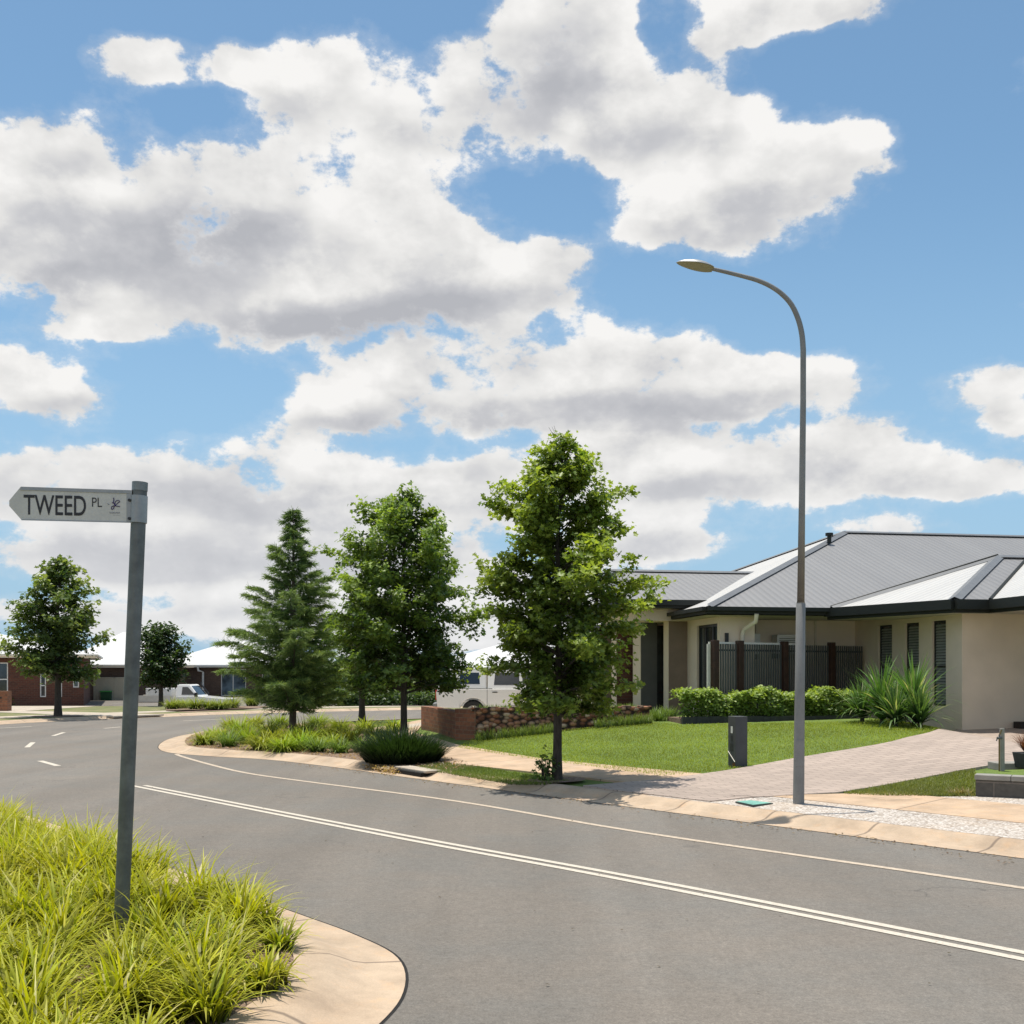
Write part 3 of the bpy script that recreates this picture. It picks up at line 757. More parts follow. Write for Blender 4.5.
# lawn blades
def scatter_grass(name,label,poly,n,h,w,col,tip,hf,edgey=1):
    xs=[p[0] for p in poly]; ys=[p[1] for p in poly]; pts=[]
    rr=random.Random(hash(name)%1000 if False else 11)
    while len(pts)<n:
        x=rr.uniform(min(xs),max(xs)); y=rr.uniform(min(ys),max(ys))
        if in_poly(x,y,poly): pts.append((x,y,hf(x,y)-.003))
    b=np.array(pts); az=RNG.uniform(0,6.28,n); t0=RNG.uniform(0,.5,n)
    pt=1.5*(np.sin(b[:,0]*2.1)+np.sin(b[:,1]*2.9+b[:,0]))*.12+np.sin(b[:,0]*.7+b[:,1]*1.3)*.08
    c=jcol(col,n,.3)*(1+pt[:,None])
    o=blades(name,b,az,t0,t0+RNG.uniform(.2,.9,n),h*RNG.uniform(.5,1.2,n),np.full(n,w),c,M['blade'],None,2,tip)
    tag(o,label,'grass',kind='stuff'); return o
lawnp=[g2(455,748),g2(520,758),g2(600,768.5),g2(660,776.5),g2(700,774),*arcd[::-1][4:-4],g2(930,727),g2(845,722),g2(684,725),g2(660,723),g2(560,725),g2(475,737)]
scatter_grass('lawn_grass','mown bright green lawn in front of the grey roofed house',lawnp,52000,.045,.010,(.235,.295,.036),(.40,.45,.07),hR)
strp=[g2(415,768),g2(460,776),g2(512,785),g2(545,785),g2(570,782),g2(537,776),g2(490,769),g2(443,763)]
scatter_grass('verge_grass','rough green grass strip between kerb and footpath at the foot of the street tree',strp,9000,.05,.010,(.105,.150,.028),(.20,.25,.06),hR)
rp=[g2(842,794.5),g2(905,783),g2(956,773),g2(975,770.5),g2(976,797),g2(930,797),g2(880,796.5)]
scatter_grass('verge_grass','wedge of grass turning brown beside the driveway and charcoal block wall',rp,9000,.06,.010,(.12,.165,.030),(.30,.29,.10),hR)

# ------------------------------------------------------------------ grey roofed house
HR=R(10); HX,HYY=4.38,23.6
hs=thing('house','beige rendered house with grey corrugated hip roof and black gutters','house',(HX,HYY,0),HR)
def Wl(a,b,z=0): return Vector((HX+math.cos(HR)*a-math.sin(HR)*b, HYY+math.sin(HR)*a+math.cos(HR)*b, z))
def wall_open(mb, p0, p1, z0, z1, ops, depth=.09, out=None):
    """wall from p0 to p1 (2-D) with openings (u0,u1,za,zb); inner side = left of travel"""
    p0=Vector(p0);p1=Vector(p1); L=(p1-p0).length; t=(p1-p0)/L; nrm=Vector((-t.y,t.x))
    P=lambda u,z,dn=0:(p0.x+t.x*u+nrm.x*dn,p0.y+t.y*u+nrm.y*dn,z)
    us=sorted({0,L,*[o[0] for o in ops],*[o[1] for o in ops]}); zs=sorted({z0,z1,*[o[2] for o in ops],*[o[3] for o in ops]})
    for i in range(len(us)-1):
        for j in range(len(zs)-1):
            um=(us[i]+us[i+1])/2; zm=(zs[j]+zs[j+1])/2
            if any(o[0]<um<o[1] and o[2]<zm<o[3] for o in ops): continue
            mb.face([P(us[i],zs[j]),P(us[i+1],zs[j]),P(us[i+1],zs[j+1]),P(us[i],zs[j+1])])
    for u0,u1,za,zb in ops:
        mb.face([P(u0,za),P(u0,zb),P(u0,zb,depth),P(u0,za,depth)]); mb.face([P(u1,za,depth),P(u1,zb,depth),P(u1,zb),P(u1,za)])
        mb.face([P(u0,za,depth),P(u1,za,depth),P(u1,za),P(u0,za)]); mb.face([P(u0,zb),P(u1,zb),P(u1,zb,depth),P(u0,zb,depth)])
    return P,t,nrm
def window(parent,P,o,mull_u=(),mull_z=(),fw=.045,dn=.06,blind=False,fmat='blackframe',gmat='glass'):
    u0,u1,za,zb=o
    fr=MB()
    def bar(ua,ub,zc,zd,d0=dn-.02,d1=dn+.03):
        A=[P(ua,zc,d0),P(ub,zc,d0),P(ub,zd,d0),P(ua,zd,d0)]; Bq=[P(ua,zc,d1),P(ub,zc,d1),P(ub,zd,d1),P(ua,zd,d1)]
        fr.face(A); fr.face(Bq[::-1])
        for k in range(4): j=(k+1)%4; fr.face([A[j],A[k],Bq[k],Bq[j]])
    bar(u0,u0+fw,za,zb); bar(u1-fw,u1,za,zb); bar(u0+fw,u1-fw,za,za+fw); bar(u0+fw,u1-fw,zb-fw,zb)
    for m in mull_u: bar(m-fw/2,m+fw/2,za+fw,zb-fw)
    for m in mull_z: bar(u0+fw,u1-fw,m-fw/2,m+fw/2,dn-.015,dn+.025)
    f=fr.build('window',M[fmat],parent)
    g=MB(); g.face([P(u0,za,dn+.015),P(u1,za,dn+.015),P(u1,zb,dn+.015),P(u0,zb,dn+.015)])
    g.build('pane',M[gmat],f)
    if blind:
        s=MB(); z=za+fw
        while z<zb-fw-.05:
            a0,a1=u0+fw,u1-fw
            s.face([P(a0,z,dn-.004),P(a1,z,dn-.004),P(a1,z+.05,dn+.010),P(a0,z+.05,dn+.010)]); z+=.062
        s.build('louvres',M['blind'],f)
    return f
GT,GB=3.11,2.92          # gutter top and bottom
EW=4.6; FW=-2.6
mb=MB(); z0=-.1
wins=[(-2.02,-1.50),(-.98,-.41),(.15,.78)]
# left wall of near wing: travel from back (b=1.9) to front (b=-2.6): inner side left of travel => +a
u=lambda b:1.9-b
ops=[(u(b1),u(b0),.92,2.76) for b0,b1 in wins]
Pw,_,_=wall_open(mb,(EW,1.9),(EW,FW),z0,GB+.01,ops,.10)
wall_open(mb,(EW,FW),(19,FW),z0,GB+.01,[])
mw=MB(); wall_open(mw,(1.35,1.9),(EW,1.9),z0,GB+.01,[]); mw.build('wall',M['render_lifted'],hs)
wall_open(mb,(1.35,.5),(1.35,1.9),z0,GB+.01,[])
wall_open(mb,(.5,.5),(1.35,.5),z0,GB+.01,[])
tall=(2.66-2.02,2.66-.66,.62,2.78)
Pt,_,_=wall_open(mb,(.5,2.66),(.5,.5),z0,GB+.01,[tall],.10)
wall_open(mb,(.5,13.4),(.5,2.66),z0,GB+.01,[]); wall_open(mb,(19,13.4),(.5,13.4),z0,GB+.01,[]); wall_open(mb,(19,FW),(19,13.4),z0,GB+.01,[])
mb.build('wall',M['render_beige'],hs)
for o_ in ops: window(hs,Pw,o_,(),(( .92+ .85),),.035,.07,True)
window(hs,Pt,tall,(tall[0]+.45,tall[0]+.95),(1.05,),.06,.07)
# roofs
def gutter_run(mb,p,q,zt=GT,zb=GB,w=.11):
    p=Vector(p);q=Vector(q); t=(q-p).normalized(); n=Vector((t.y,-t.x))
    for (d0,d1,a,b) in ((0,w,zb+.07,zt+.01),(-.02,0,zb,zt-.01)):
        A=[(*(p+n*d0),a),(*(q+n*d0),a),(*(q+n*d1),a),(*(p+n*d1),a)]; Bq=[(x,y,b) for x,y,_ in A]
        mb.face(A[::-1]); mb.face(Bq)
        for k in range(4): j=(k+1)%4; mb.face([A[k],A[j],Bq[j],Bq[k]])
def roof_face(mb,pts,mi=0):   # uv: u along eave, v up slope (first two points are the eave)
    p0=Vector(pts[0]); e=(Vector(pts[1])-p0).normalized()
    n=e.cross(Vector(pts[2])-p0).normalized(); w=n.cross(e)
    mb.face(pts,[((Vector(p)-p0).dot(e),(Vector(p)-p0).dot(w)) for p in pts],mi)
PT=.394; T=6.93; RZ=GT+PT*T; A1=20.0; B1=2*T
rf=MB()
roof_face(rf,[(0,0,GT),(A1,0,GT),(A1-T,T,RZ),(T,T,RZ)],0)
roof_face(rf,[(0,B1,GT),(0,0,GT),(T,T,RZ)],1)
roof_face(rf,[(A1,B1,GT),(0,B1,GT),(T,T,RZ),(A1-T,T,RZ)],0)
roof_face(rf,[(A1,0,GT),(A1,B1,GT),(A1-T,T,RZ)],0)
main=rf.build('roof',[M['roof_grey'],M['roof_sunlit']],hs,merge=False)
wz=GT+PT*3.2
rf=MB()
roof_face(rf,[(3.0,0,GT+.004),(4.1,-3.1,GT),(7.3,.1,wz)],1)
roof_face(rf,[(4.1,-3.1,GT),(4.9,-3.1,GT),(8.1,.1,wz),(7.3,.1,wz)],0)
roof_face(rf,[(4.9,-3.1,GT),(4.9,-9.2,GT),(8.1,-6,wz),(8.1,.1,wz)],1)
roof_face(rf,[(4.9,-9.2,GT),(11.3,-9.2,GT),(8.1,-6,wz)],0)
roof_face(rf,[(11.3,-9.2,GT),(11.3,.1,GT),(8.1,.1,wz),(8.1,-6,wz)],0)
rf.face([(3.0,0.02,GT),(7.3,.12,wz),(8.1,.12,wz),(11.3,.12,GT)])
wing=rf.build('roof',[M['roof_grey'],M['roof_sunlit']],hs,merge=False)
# entry roof
ez=3.40; eb=2.1; er=3.5; erz=4.43
rf=MB()
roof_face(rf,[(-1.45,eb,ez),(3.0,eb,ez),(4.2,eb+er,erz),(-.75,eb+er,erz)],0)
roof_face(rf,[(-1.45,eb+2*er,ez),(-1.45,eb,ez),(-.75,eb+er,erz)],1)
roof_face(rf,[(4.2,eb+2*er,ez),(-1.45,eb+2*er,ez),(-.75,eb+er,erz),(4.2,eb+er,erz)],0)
entry=rf.build('roof',[M['roof_grey'],M['roof_sunlit']],hs,merge=False)
# gutters
gm=MB()
gutter_run(gm,(0,0),(3.02,0),GT,GT-.15); gutter_run(gm,(0,B1),(0,0),GT,GT-.15); 
g1=gm.build('gutter',M['gutter'],main)
WB=GT-.26
gm=MB(); gutter_run(gm,(2.95,.10),(4.1,-3.1),GT,WB); gutter_run(gm,(4.1,-3.1),(4.9,-3.1),GT,WB); gutter_run(gm,(4.9,-3.1),(4.9,-9.2),GT,WB); gutter_run(gm,(4.9,-9.2),(11.3,-9.2),GT,WB)
gm.build('gutter',M['gutter'],wing)
gm=MB(); gutter_run(gm,(-1.45,eb),(1.4,eb),ez,ez-.19); gutter_run(gm,(-1.45,eb+7),(-1.45,eb),ez,ez-.19); gm.build('gutter',M['gutter'],entry)
# soffits
sf=MB(); zs=GB+.012
sf.face([(0,0,zs),(0,B1,zs),(A1,B1,zs),(A1,0,zs)])
sf.face([(4.1,-3.1,WB+.01),(2.95,.1,WB+.01),(8,.1,WB+.01),(8,-3.1,WB+.01)]); sf.face([(4.9,-9.2,WB+.014),(4.9,-3.0,WB+.014),(11.3,-3.0,WB+.014),(11.3,-9.2,WB+.014)])
sf.face([(-1.45,eb,ez-.18),(-1.45,eb+7,ez-.18),(1,eb+7,ez-.18),(1,eb,ez-.18)])
sf.build('soffit',M['soffit'],hs)
# ridge cappings
def cap(mb,p,q,r=.07,side=None):
    p=Vector(p);q=Vector(q); t=(q-p).normalized(); w=Vector((t.y,-t.x,0)).normalized(); up=Vector((0,0,.035))
    mb.face([p+w*.14-Vector((0,0,.03)),q+w*.14-Vector((0,0,.03)),q+up,p+up]); mb.face([p+up,q+up,q-w*.14-Vector((0,0,.03)),p-w*.14-Vector((0,0,.03))])
cm=MB(); cap(cm,(0,0,GT+.03),(T,T,RZ+.03)); cap(cm,(T,T,RZ+.03),(A1-T,T,RZ+.03)); cap(cm,(0,B1,GT+.03),(T,T,RZ+.03)); cm.build('ridge_cap',M['ridge'],main)
cm=MB(); cap(cm,(4.1,-3.1,GT+.03),(7.3,.1,wz+.03)); cap(cm,(7.3,.1,wz+.03),(8.1,.1,wz+.03)); cap(cm,(8.1,.1,wz+.03),(8.1,-6,wz+.03)); cap(cm,(3.0,0,GT+.02),(7.3,.1,wz+.03)); cap(cm,(4.9,-9.2,GT+.03),(8.1,-6,wz+.03)); cm.build('ridge_cap',M['ridge'],wing)
cm=MB(); cap(cm,(-.75,eb+er,erz+.03),(4.1,eb+er,erz+.03)); cap(cm,(-1.45,eb,ez+.02),(-.75,eb+er,erz+.02)); cm.build('ridge_cap',M['ridge'],entry)
cm=MB(); cm.tube([(3.0,.02,GT+.05),(7.3,.1,wz+.07)],.022,6); cm.build('ridge_flashing',M['gutter'],wing)
# valley strip, darker line beside narrow face
cm=MB(); cm.tube([(4.9,-3.1,GT+.02),(8.1,.1,wz+.03)],.035,6); cm.build('valley_flashing',M['gutter'],wing)
cm=MB(); cm.tube([(4.35,1.2,GT+PT*1.2),(4.35,1.2,GT+PT*1.2+.5)],.05,8); 
# vent on main hip
vp=Vector((T*.83,T*.80,GT+PT*T*.82)); cm=MB(); cm.tube([vp,vp+Vector((0,0,.22))],.06,10); cm.tube([vp+Vector((0,0,.20)),vp+Vector((0,0,.28))],.11,10); cm.build('roof_vent',M['gutter'],main)
# entry piers
pm=MB(); pm.box(.02,2.7,-.1,.497,3.1,2.92); pm.build('pier',M['render_brown'],hs)
pm=MB(); pm.box(.005,2.72,-.1,.017,3.1,2.92); pm.box(-.475,3.52,-.1,-.463,4.2,2.92); pm.box(-.835,4.52,-.1,-.823,5.0,2.92); pm.build('pier_lit_side',M['render_lite'],hs)  # sunlit left sides of the piers, painted on as pale strips
pm=MB(); pm.box(-.46,3.5,-.1,-.035,4.2,2.92); pm.build('pier',M['render_dark'],hs)
pm=MB(); pm.box(-.82,4.5,-.1,-.38,5.0,2.92); pm.build('pier',M['brick_red'],hs)
pm=MB(); pm.box(-.95,2.5,2.92,.497,5.2,ez-.19); pm.build('entry_beam',M['render_beige'],hs)
pm=MB(); wall_open(pm,(-1.0,5.6),(.5,5.6),-.1,2.92,[]); pm.build('entry_wall',M['render_brown'],hs)
Pd=lambda u_,z,dn=0:(-.05+0*u_, 4.9-u_*1.0, z)
Pe,_,_=wall_open(MB(),(-.45,4.6),(.6,4.6),0,1,[])
window(hs,Pe,(.15,1.0,.3,2.9),(.57,),(1.1,),.05,.0)
# porch post off to the right, downpipe, wall tap box
pm=MB(); pm.box(10.4,-8.7,-.1,10.8,-8.3,GB); pm.build('porch_post',M['render_beige'],hs)
dp=MB(); dp.tube([(1.17,-.03,GB+.05),(1.17,.02,GB-.12),(1.04,.38,GB-.28),(1.02,.44,GB-.42),(1.02,.44,.3)],.052,10); dp.build('downpipe',M['pipe'],hs,smooth=True)
for x_,z_ in ((1.95,1.2),(3.5,.5)):
    dp=MB(); dp.box(x_,1.84,z_,x_+.045,1.898,GB); dp.build('wall_conduit',M['pipe'],hs)
dp=MB(); dp.box(.49,.28,2.32,.60,.36,2.60); 
dp=MB(); dp.box(.62,.46,2.28,.70,.498,2.55); dp.build('wall_lamp',M['blackplastic'],hs)

# air conditioner and hot water unit behind the fence
def acunit(label,a,b,w,h,z,group=None):
    t=thing('air_conditioner',label,'air conditioner',Wl(a,b,z),HR,group)
    m=MB(); m.box(0,0,0,w,.32,h); m.build('casing',M['white'],t,bevel=.015)
    m=MB()
    for k in range(7): m.box(.06,-.012,.06+k*(h-.12)/7,w*.62,-.002,.06+k*(h-.12)/7+.02)
    m.build('grille',M['concgrey'],t)
    for x_ in (.03,w-.08):
        m=MB(); m.box(x_,.05,-.12,x_+.05,.40,0); m.build('bracket',M['galv'],t)
# ------------------------------------------------------------------ fence in front of the house
def W2(a,b): v=Wl(a,b); return Vector((v.x,v.y))
fa=W2(0.0,-.25); fb=W2(4.52,1.35)
fdir=(fb-fa).normalized(); fl=(fb-fa).length; fang=math.atan2(fdir.y,fdir.x)
def fpx(px):
    k=(px-512)/F # x=k*y
    return (k*fa.y-fa.x)/(fdir.x-k*fdir.y)
ft=thing('fence','black steel picket fence with brown square posts in front of the house','fence',(fa.x,fa.y,.45),fang)
m=MB(); x=.12
TOPZ=1.83
while x<fl:
    m.box(x,-.012,-.05,x+.034,.012,TOPZ); x+=.072
m.build('pickets',M['fence_grey'],ft)
m=MB(); m.box(.1,.013,TOPZ-.16,fl,.045,TOPZ-.12); m.box(.1,.013,.1,fl,.045,.14); m.build('rail',M['fence_dark'],ft)
m=MB(); m.box(.0,.05,TOPZ+.0,fpx(799),.09,TOPZ+.045); m.build('top_rail',M['rail_pale'],ft)
m=MB(); m.box(-.04,.048,-.3,.045,.10,TOPZ-.002); m.build('end_post',M['rail_pale'],ft)
for px in (714.5,739.3,784,831):
    u_=fpx(px); m=MB(); m.box(u_-.075,-.08,-.3,u_+.075,.055,TOPZ+.08); m.build('post',M['post_brown'],ft,bevel=.01)
m=MB(); m.box(.15,.02,.05,.16,.03,.06)
acunit('white air conditioner behind the fence, beside the downpipe',1.5,1.5,.42,.5,2.08,None)
acunit('longer pale air conditioner behind the fence, right of its twin',2.35,1.5,.75,.46,2.10,None)

# garden edging, hedge and big strap plants
ea=G(683,723.5); eb_=Vector((.3333*22.9,22.9,ea.z))
ang=math.atan2(eb_.y-ea.y,eb_.x-ea.x); el_=(eb_-ea).length
et=MB()
x=0; k=0
while x<el_:
    et.box(x,-.0,-.3,x+.295,.12,.135+.006*(k%3)); x+=.30; k+=1
eo=et.build('garden_edging',M['edging'],None,(ea.x,ea.y,ea.z)); eo.rotation_euler=(0,0,ang)
tag(eo,'charcoal block edging along the front of the leafy hedge','edging')
hb=MB(); hb.box(.02,.13,-.3,el_,1.2,.09); ho=hb.build('mulch',M['mulch'],None,(ea.x,ea.y,ea.z)); ho.rotation_euler=(0,0,ang); tag(ho,kind='structure')
hd=thing('hedge','bright glossy leaved low hedge behind the charcoal edging','hedge',(ea.x,ea.y,ea.z),ang)
n=11500; hl=el_-.1
u_=RNG.uniform(0,hl,n); topn=.64+.07*np.sin(u_*4.1)-.08+.05*np.sin(u_*9.7+1)
q=RNG.random(n); 
vy=np.where(q<.5,RNG.uniform(.10,.26,n),RNG.uniform(.14,.95,n)); vz=np.where(q<.5,RNG.uniform(.06,1,n)*topn,topn-RNG.uniform(0,.16,n)**1.0)
vy+=.06*np.sin(u_*5+vz*6)
P=np.stack([u_+.04,vy,vz+.08],1)+RNG.normal(size=(n,3))*.02
c=jcol((.085,.15,.028),n,.3); f=np.clip(vz/topn,0.25,1)[:,None]*RNG.uniform(0,1,(n,1))**.7; c=c*(1-f)+np.array([(.40,.50,.12)])*f
out=np.zeros((n,3)); out[:,1]=np.where(q<.5,-.7,0); out[:,2]=.6
leaves('leaves',P,.085,None,M['leaf'],hd,OVAL,.1,.3,-.5,out,cols=c)
m=MB()
for k in range(40):
    x=hl*(k+.5)/40; m.tube([(x,.45,0),(x+.05,.4,.3),(x-.04,.35,.55)],[.012,.009,.004],5,cap=False)
m.build('stems',M['bark'],hd)
def cordyline(label,px,py,h,n,trunk=.25,col=(.05,.11,.03)):
    p=G(px,py); t=thing('strap_leaved_plant',label,'plant',p,0,'large strap leaved plants by the beige wall')
    m=MB(); m.tube([(0,0,-.05),(.02,.01,trunk)],[.05,.035],8); m.build('stem',M['bark'],t)
    az=RNG.uniform(0,6.283,n); base=np.zeros((n,3)); base[:,2]=RNG.uniform(.05,trunk,n)
    t0=RNG.uniform(.0,1.05,n); t1=t0+RNG.uniform(.1,1.5,n)*(.3+t0)
    c=jcol(col,n,.35); q=RNG.random(n); c[q<.1]=(.42,.42,.26)
    blades('leaves',base,az,t0,t1,h*RNG.uniform(.65,1.1,n),RNG.uniform(.045,.07,n),c*1.25,M['strap'],t,6,(.16,.25,.07))
cordyline('spiky strap leaved plant at the left end of its group, by the hedge',862,722,.85,130,.2)
cordyline('tall upright strap leaved plant under the leftmost louvred window',882,724,1.1,150,.4,(.06,.15,.03))
cordyline('low arching strap leaved plant with pale dry blades, middle front of its group',895,727,.85,160,.12,(.04,.09,.03))
cordyline('tall bright strap leaved plant under the middle louvred window',914,725,1.15,170,.45,(.065,.16,.035))
cordyline('dark arching strap leaved plant nearest the driveway',920,727.5,.8,170,.12,(.04,.09,.03))
cordyline('small dark strap leaved plant behind the others against the wall',900,722,.9,120,.2,(.04,.09,.03))

# low dark step by wall
p=Wl(6.0,-2.75); m=MB(); m.box(-.25,-.12,0,2.6,.1,.14); o=m.build('timber_step',M['timberdark'],None,(*p[:2],hR(p.x,p.y)+.01)); o.rotation_euler=(0,0,HR); tag(o,'low dark timber step at the foot of the shaded beige wall','step')

# ------------------------------------------------------------------ rubble and brick garden wall
w0=G(455,739); w1=G(475,739.5); w2=G(650,722.5); w3=G(421,729)
gw=thing('garden_wall','low broken wall of red brick and rubble stone at the back of the lawn','garden wall',(w1.x,w1.y,0),0)
def slab(mb,p,q,th,z0,z1,jag=0,seg=1,seed=1):
    rr=random.Random(seed); p=Vector(p[:2]);q=Vector(q[:2]); t=(q-p).normalized(); n=Vector((-t.y,t.x))
    for k in range(seg):
        a=p.lerp(q,k/seg); b=p.lerp(q,(k+1)/seg); z=z1+rr.uniform(-jag,jag); o_=rr.uniform(-jag,jag)*.5
        a=a+n*o_; b=b+n*o_
        A=[(*a,z0),(*b,z0),(*(b+n*th),z0),(*(a+n*th),z0)]; Bq=[(x,y,z) for x,y,_ in A]
        mb.face(Bq); 
        for i in range(4): j=(i+1)%4; mb.face([A[i],A[j],Bq[j],Bq[i]])
o1=Vector((w1.x,w1.y,0))
m=MB(); slab(m,(0,0),((w2-o1).x,(w2-o1).y),.35,.0,.84,.022,34,3); 
wb=m.build('rubble_section',M['rubble'],gw)
# loose coping stones
cs_=MB(); rr=random.Random(8); q=w2-o1
for k in range(46):
    t=(k+rr.random()*.6)/46; x=q.x*t; y=q.y*t+.12; s=rr.uniform(.05,.10)
    cs_.box(x-s,y-.13,.83,x+s,y+rr.uniform(.0,.14),.87+rr.uniform(0,.05))
cs_.build('coping_stones',M['rubble'],gw,bevel=.012)
m=MB(); d0=w0-o1; slab(m,(d0.x,d0.y),(0,-.012),.45,.0,.87); m.build('brick_pier',M['brick_old'],gw)
m=MB(); d3=w3-o1; slab(m,(d3.x,d3.y),(d0.x+.02,d0.y+.1),.25,.0,.80,.01,8,5); m.build('brick_section',M['brick_old'],gw)
# raised bed behind and its weeds
rb=[(w3.x+.05,w3.y+.05),(w0.x+.1,w0.y+.2),(w1.x,w1.y+.25),(w2.x,w2.y+.25),(w2.x-.1,w2.y+1.6),(1.8,26.0),(-1.0,26.0)]
sheet('garden_bed',rb,M['drygrass'],lambda x,y:.76,0,0)
sheet('driveway',[(-3.6,27.5),(2.2,27.5),(2.6,36.5),(-2.2,36)],M['slab'],lambda x,y:hR(x,y),.012,.6)
n=2600; t=RNG.uniform(0,1,n); bx_=w1.x+(w2.x-w1.x)*t; by_=w1.y+(w2.y-w1.y)*t+.25+RNG.uniform(0,1.8,n)
k=np.concatenate([np.sin(t*23)+np.sin(t*9+1)>-.3]); bx_=bx_[k];by_=by_[k];n=len(bx_)
o=blades('weeds',np.stack([bx_,by_,np.full(n,.76)],1),RNG.uniform(0,6.28,n),RNG.uniform(0,.4,n),RNG.uniform(.3,1.2,n),RNG.uniform(.08,.22,n),np.full(n,.016),jcol((.10,.16,.035),n,.3),M['blade'],None,3,(.2,.27,.07)); tag(o,'weeds growing in the raised ground behind the rubble wall','weeds',kind='stuff')
n=2600; t=RNG.uniform(0,1,n)**.8; bx_=w1.x+(w2.x-w1.x)*t; by_=w1.y+(w2.y-w1.y)*t-RNG.uniform(.02,.45,n)**1.2
k=(np.sin(t*17+2)+np.sin(t*7)>-.25)|(t>.7); bx_=bx_[k];by_=by_[k];n=len(bx_)
bz_=np.array([hR(a,b) for a,b in zip(bx_,by_)])
o=blades('weeds',np.stack([bx_,by_,bz_],1),RNG.uniform(0,6.28,n),RNG.uniform(0,.4,n),RNG.uniform(.3,1.3,n),RNG.uniform(.10,.30,n),np.full(n,.014),jcol((.11,.17,.04),n,.3),M['blade'],None,3,(.25,.30,.09)); tag(o,'long grass and weeds along the lawn side foot of the rubble wall','weeds',kind='stuff')
p=G(662,715,lambda x,y:.62)
for k,(px,py) in enumerate(((655,717),(668,716),(660,720))):
    p=G(px,py); strap_clump('grass_clump','tuft of long fine grass at the end of the rubble wall','plant',p,160,.34,1.0,.014,(.10,.17,.04),(.22,.30,.08),'long grass tufts at the end of the rubble wall',(.2,1.5),rad=.2)

# ------------------------------------------------------------------ vehicles
def wheel(parent,x,y,r,side):
    m=MB(); n=20
    prof=[(r*.62,-.10),(r*.95,-.11),(r,-.07),(r,.07),(r*.95,.11),(r*.62,.10)]
    for k in range(n):
        a=2*math.pi*k/n; b=2*math.pi*(k+1)/n
        for i in range(len(prof)-1):
            (r0,y0),(r1,y1)=prof[i],prof[i+1]
            m.face([(math.cos(a)*r0,y0,math.sin(a)*r0),(math.cos(b)*r0,y0,math.sin(b)*r0),(math.cos(b)*r1,y1,math.sin(b)*r1),(math.cos(a)*r1,y1,math.sin(a)*r1)])
    ty=m.build('wheel',M['rubber'],parent,(x,y,r),smooth=True)
    m=MB(); ys=.085*side
    for k in range(n):
        a=2*math.pi*k/n; b=2*math.pi*(k+1)/n
        m.face([(math.cos(a)*r*.56,ys,math.sin(a)*r*.56),(math.cos(b)*r*.56,ys,math.sin(b)*r*.56),(math.cos(b)*r*.64,ys*1.1,math.sin(b)*r*.64),(math.cos(a)*r*.64,ys*1.1,math.sin(a)*r*.64)])
    for k in range(6):
        a=2*math.pi*k/6
        c,s=math.cos(a),math.sin(a); w=.05
        m.face([(c*.0-s*w,ys*1.05,s*.0+c*w),(c*.0+s*w,ys*1.05,s*.0-c*w),(c*r*.6+s*w,ys*.95,s*r*.6-c*w),(c*r*.6-s*w,ys*.95,s*r*.6+c*w)])
    m.build('rim',M['rim'],ty)
def arc(cx,cz,r,a0,a1,n=10): return [(cx+r*math.cos(R(a0+(a1-a0)*k/n)),cz+r*math.sin(R(a0+(a1-a0)*k/n))) for k in range(n+1)]
def cabin(mb,lo,hi,zlo,zhi,wlo,whi):
    """lo,hi: (x0,x1) at bottom and top; widths"""
    A=[(lo[0],-wlo,zlo),(lo[1],-wlo,zlo),(lo[1],wlo,zlo),(lo[0],wlo,zlo)]; Bq=[(hi[0],-whi,zhi),(hi[1],-whi,zhi),(hi[1],whi,zhi),(hi[0],whi,zhi)]
    mb.face(Bq); mb.face(A[::-1])
    for k in range(4): j=(k+1)%4; mb.face([A[k],A[j],Bq[j],Bq[k]])
def sidewin(parent,x0,x1,x2,x3,z0,z1,cz0,cz1,wlo,whi,side,name='side_window',r=.03):
    """quad window on the sloped side: bottom x0..x1 top x2..x3"""
    f=lambda z:(wlo+(whi-wlo)*(z-cz0)/(cz1-cz0)+.004)*side
    m=MB(); m.face([(x0,f(z0),z0),(x1,f(z0),z0),(x1+(x3-x1)*.15,f(z0+.15*(z1-z0)),z0+.15*(z1-z0)),(x3,f(z1),z1),(x2,f(z1),z1),(x0+(x2-x0)*.15,f(z0+.15*(z1-z0)),z0+.15*(z1-z0))] if False else [(x0,f(z0),z0),(x1,f(z0),z0),(x3,f(z1),z1),(x2,f(z1),z1)])
    return m.build(name,M['carglass'],parent)
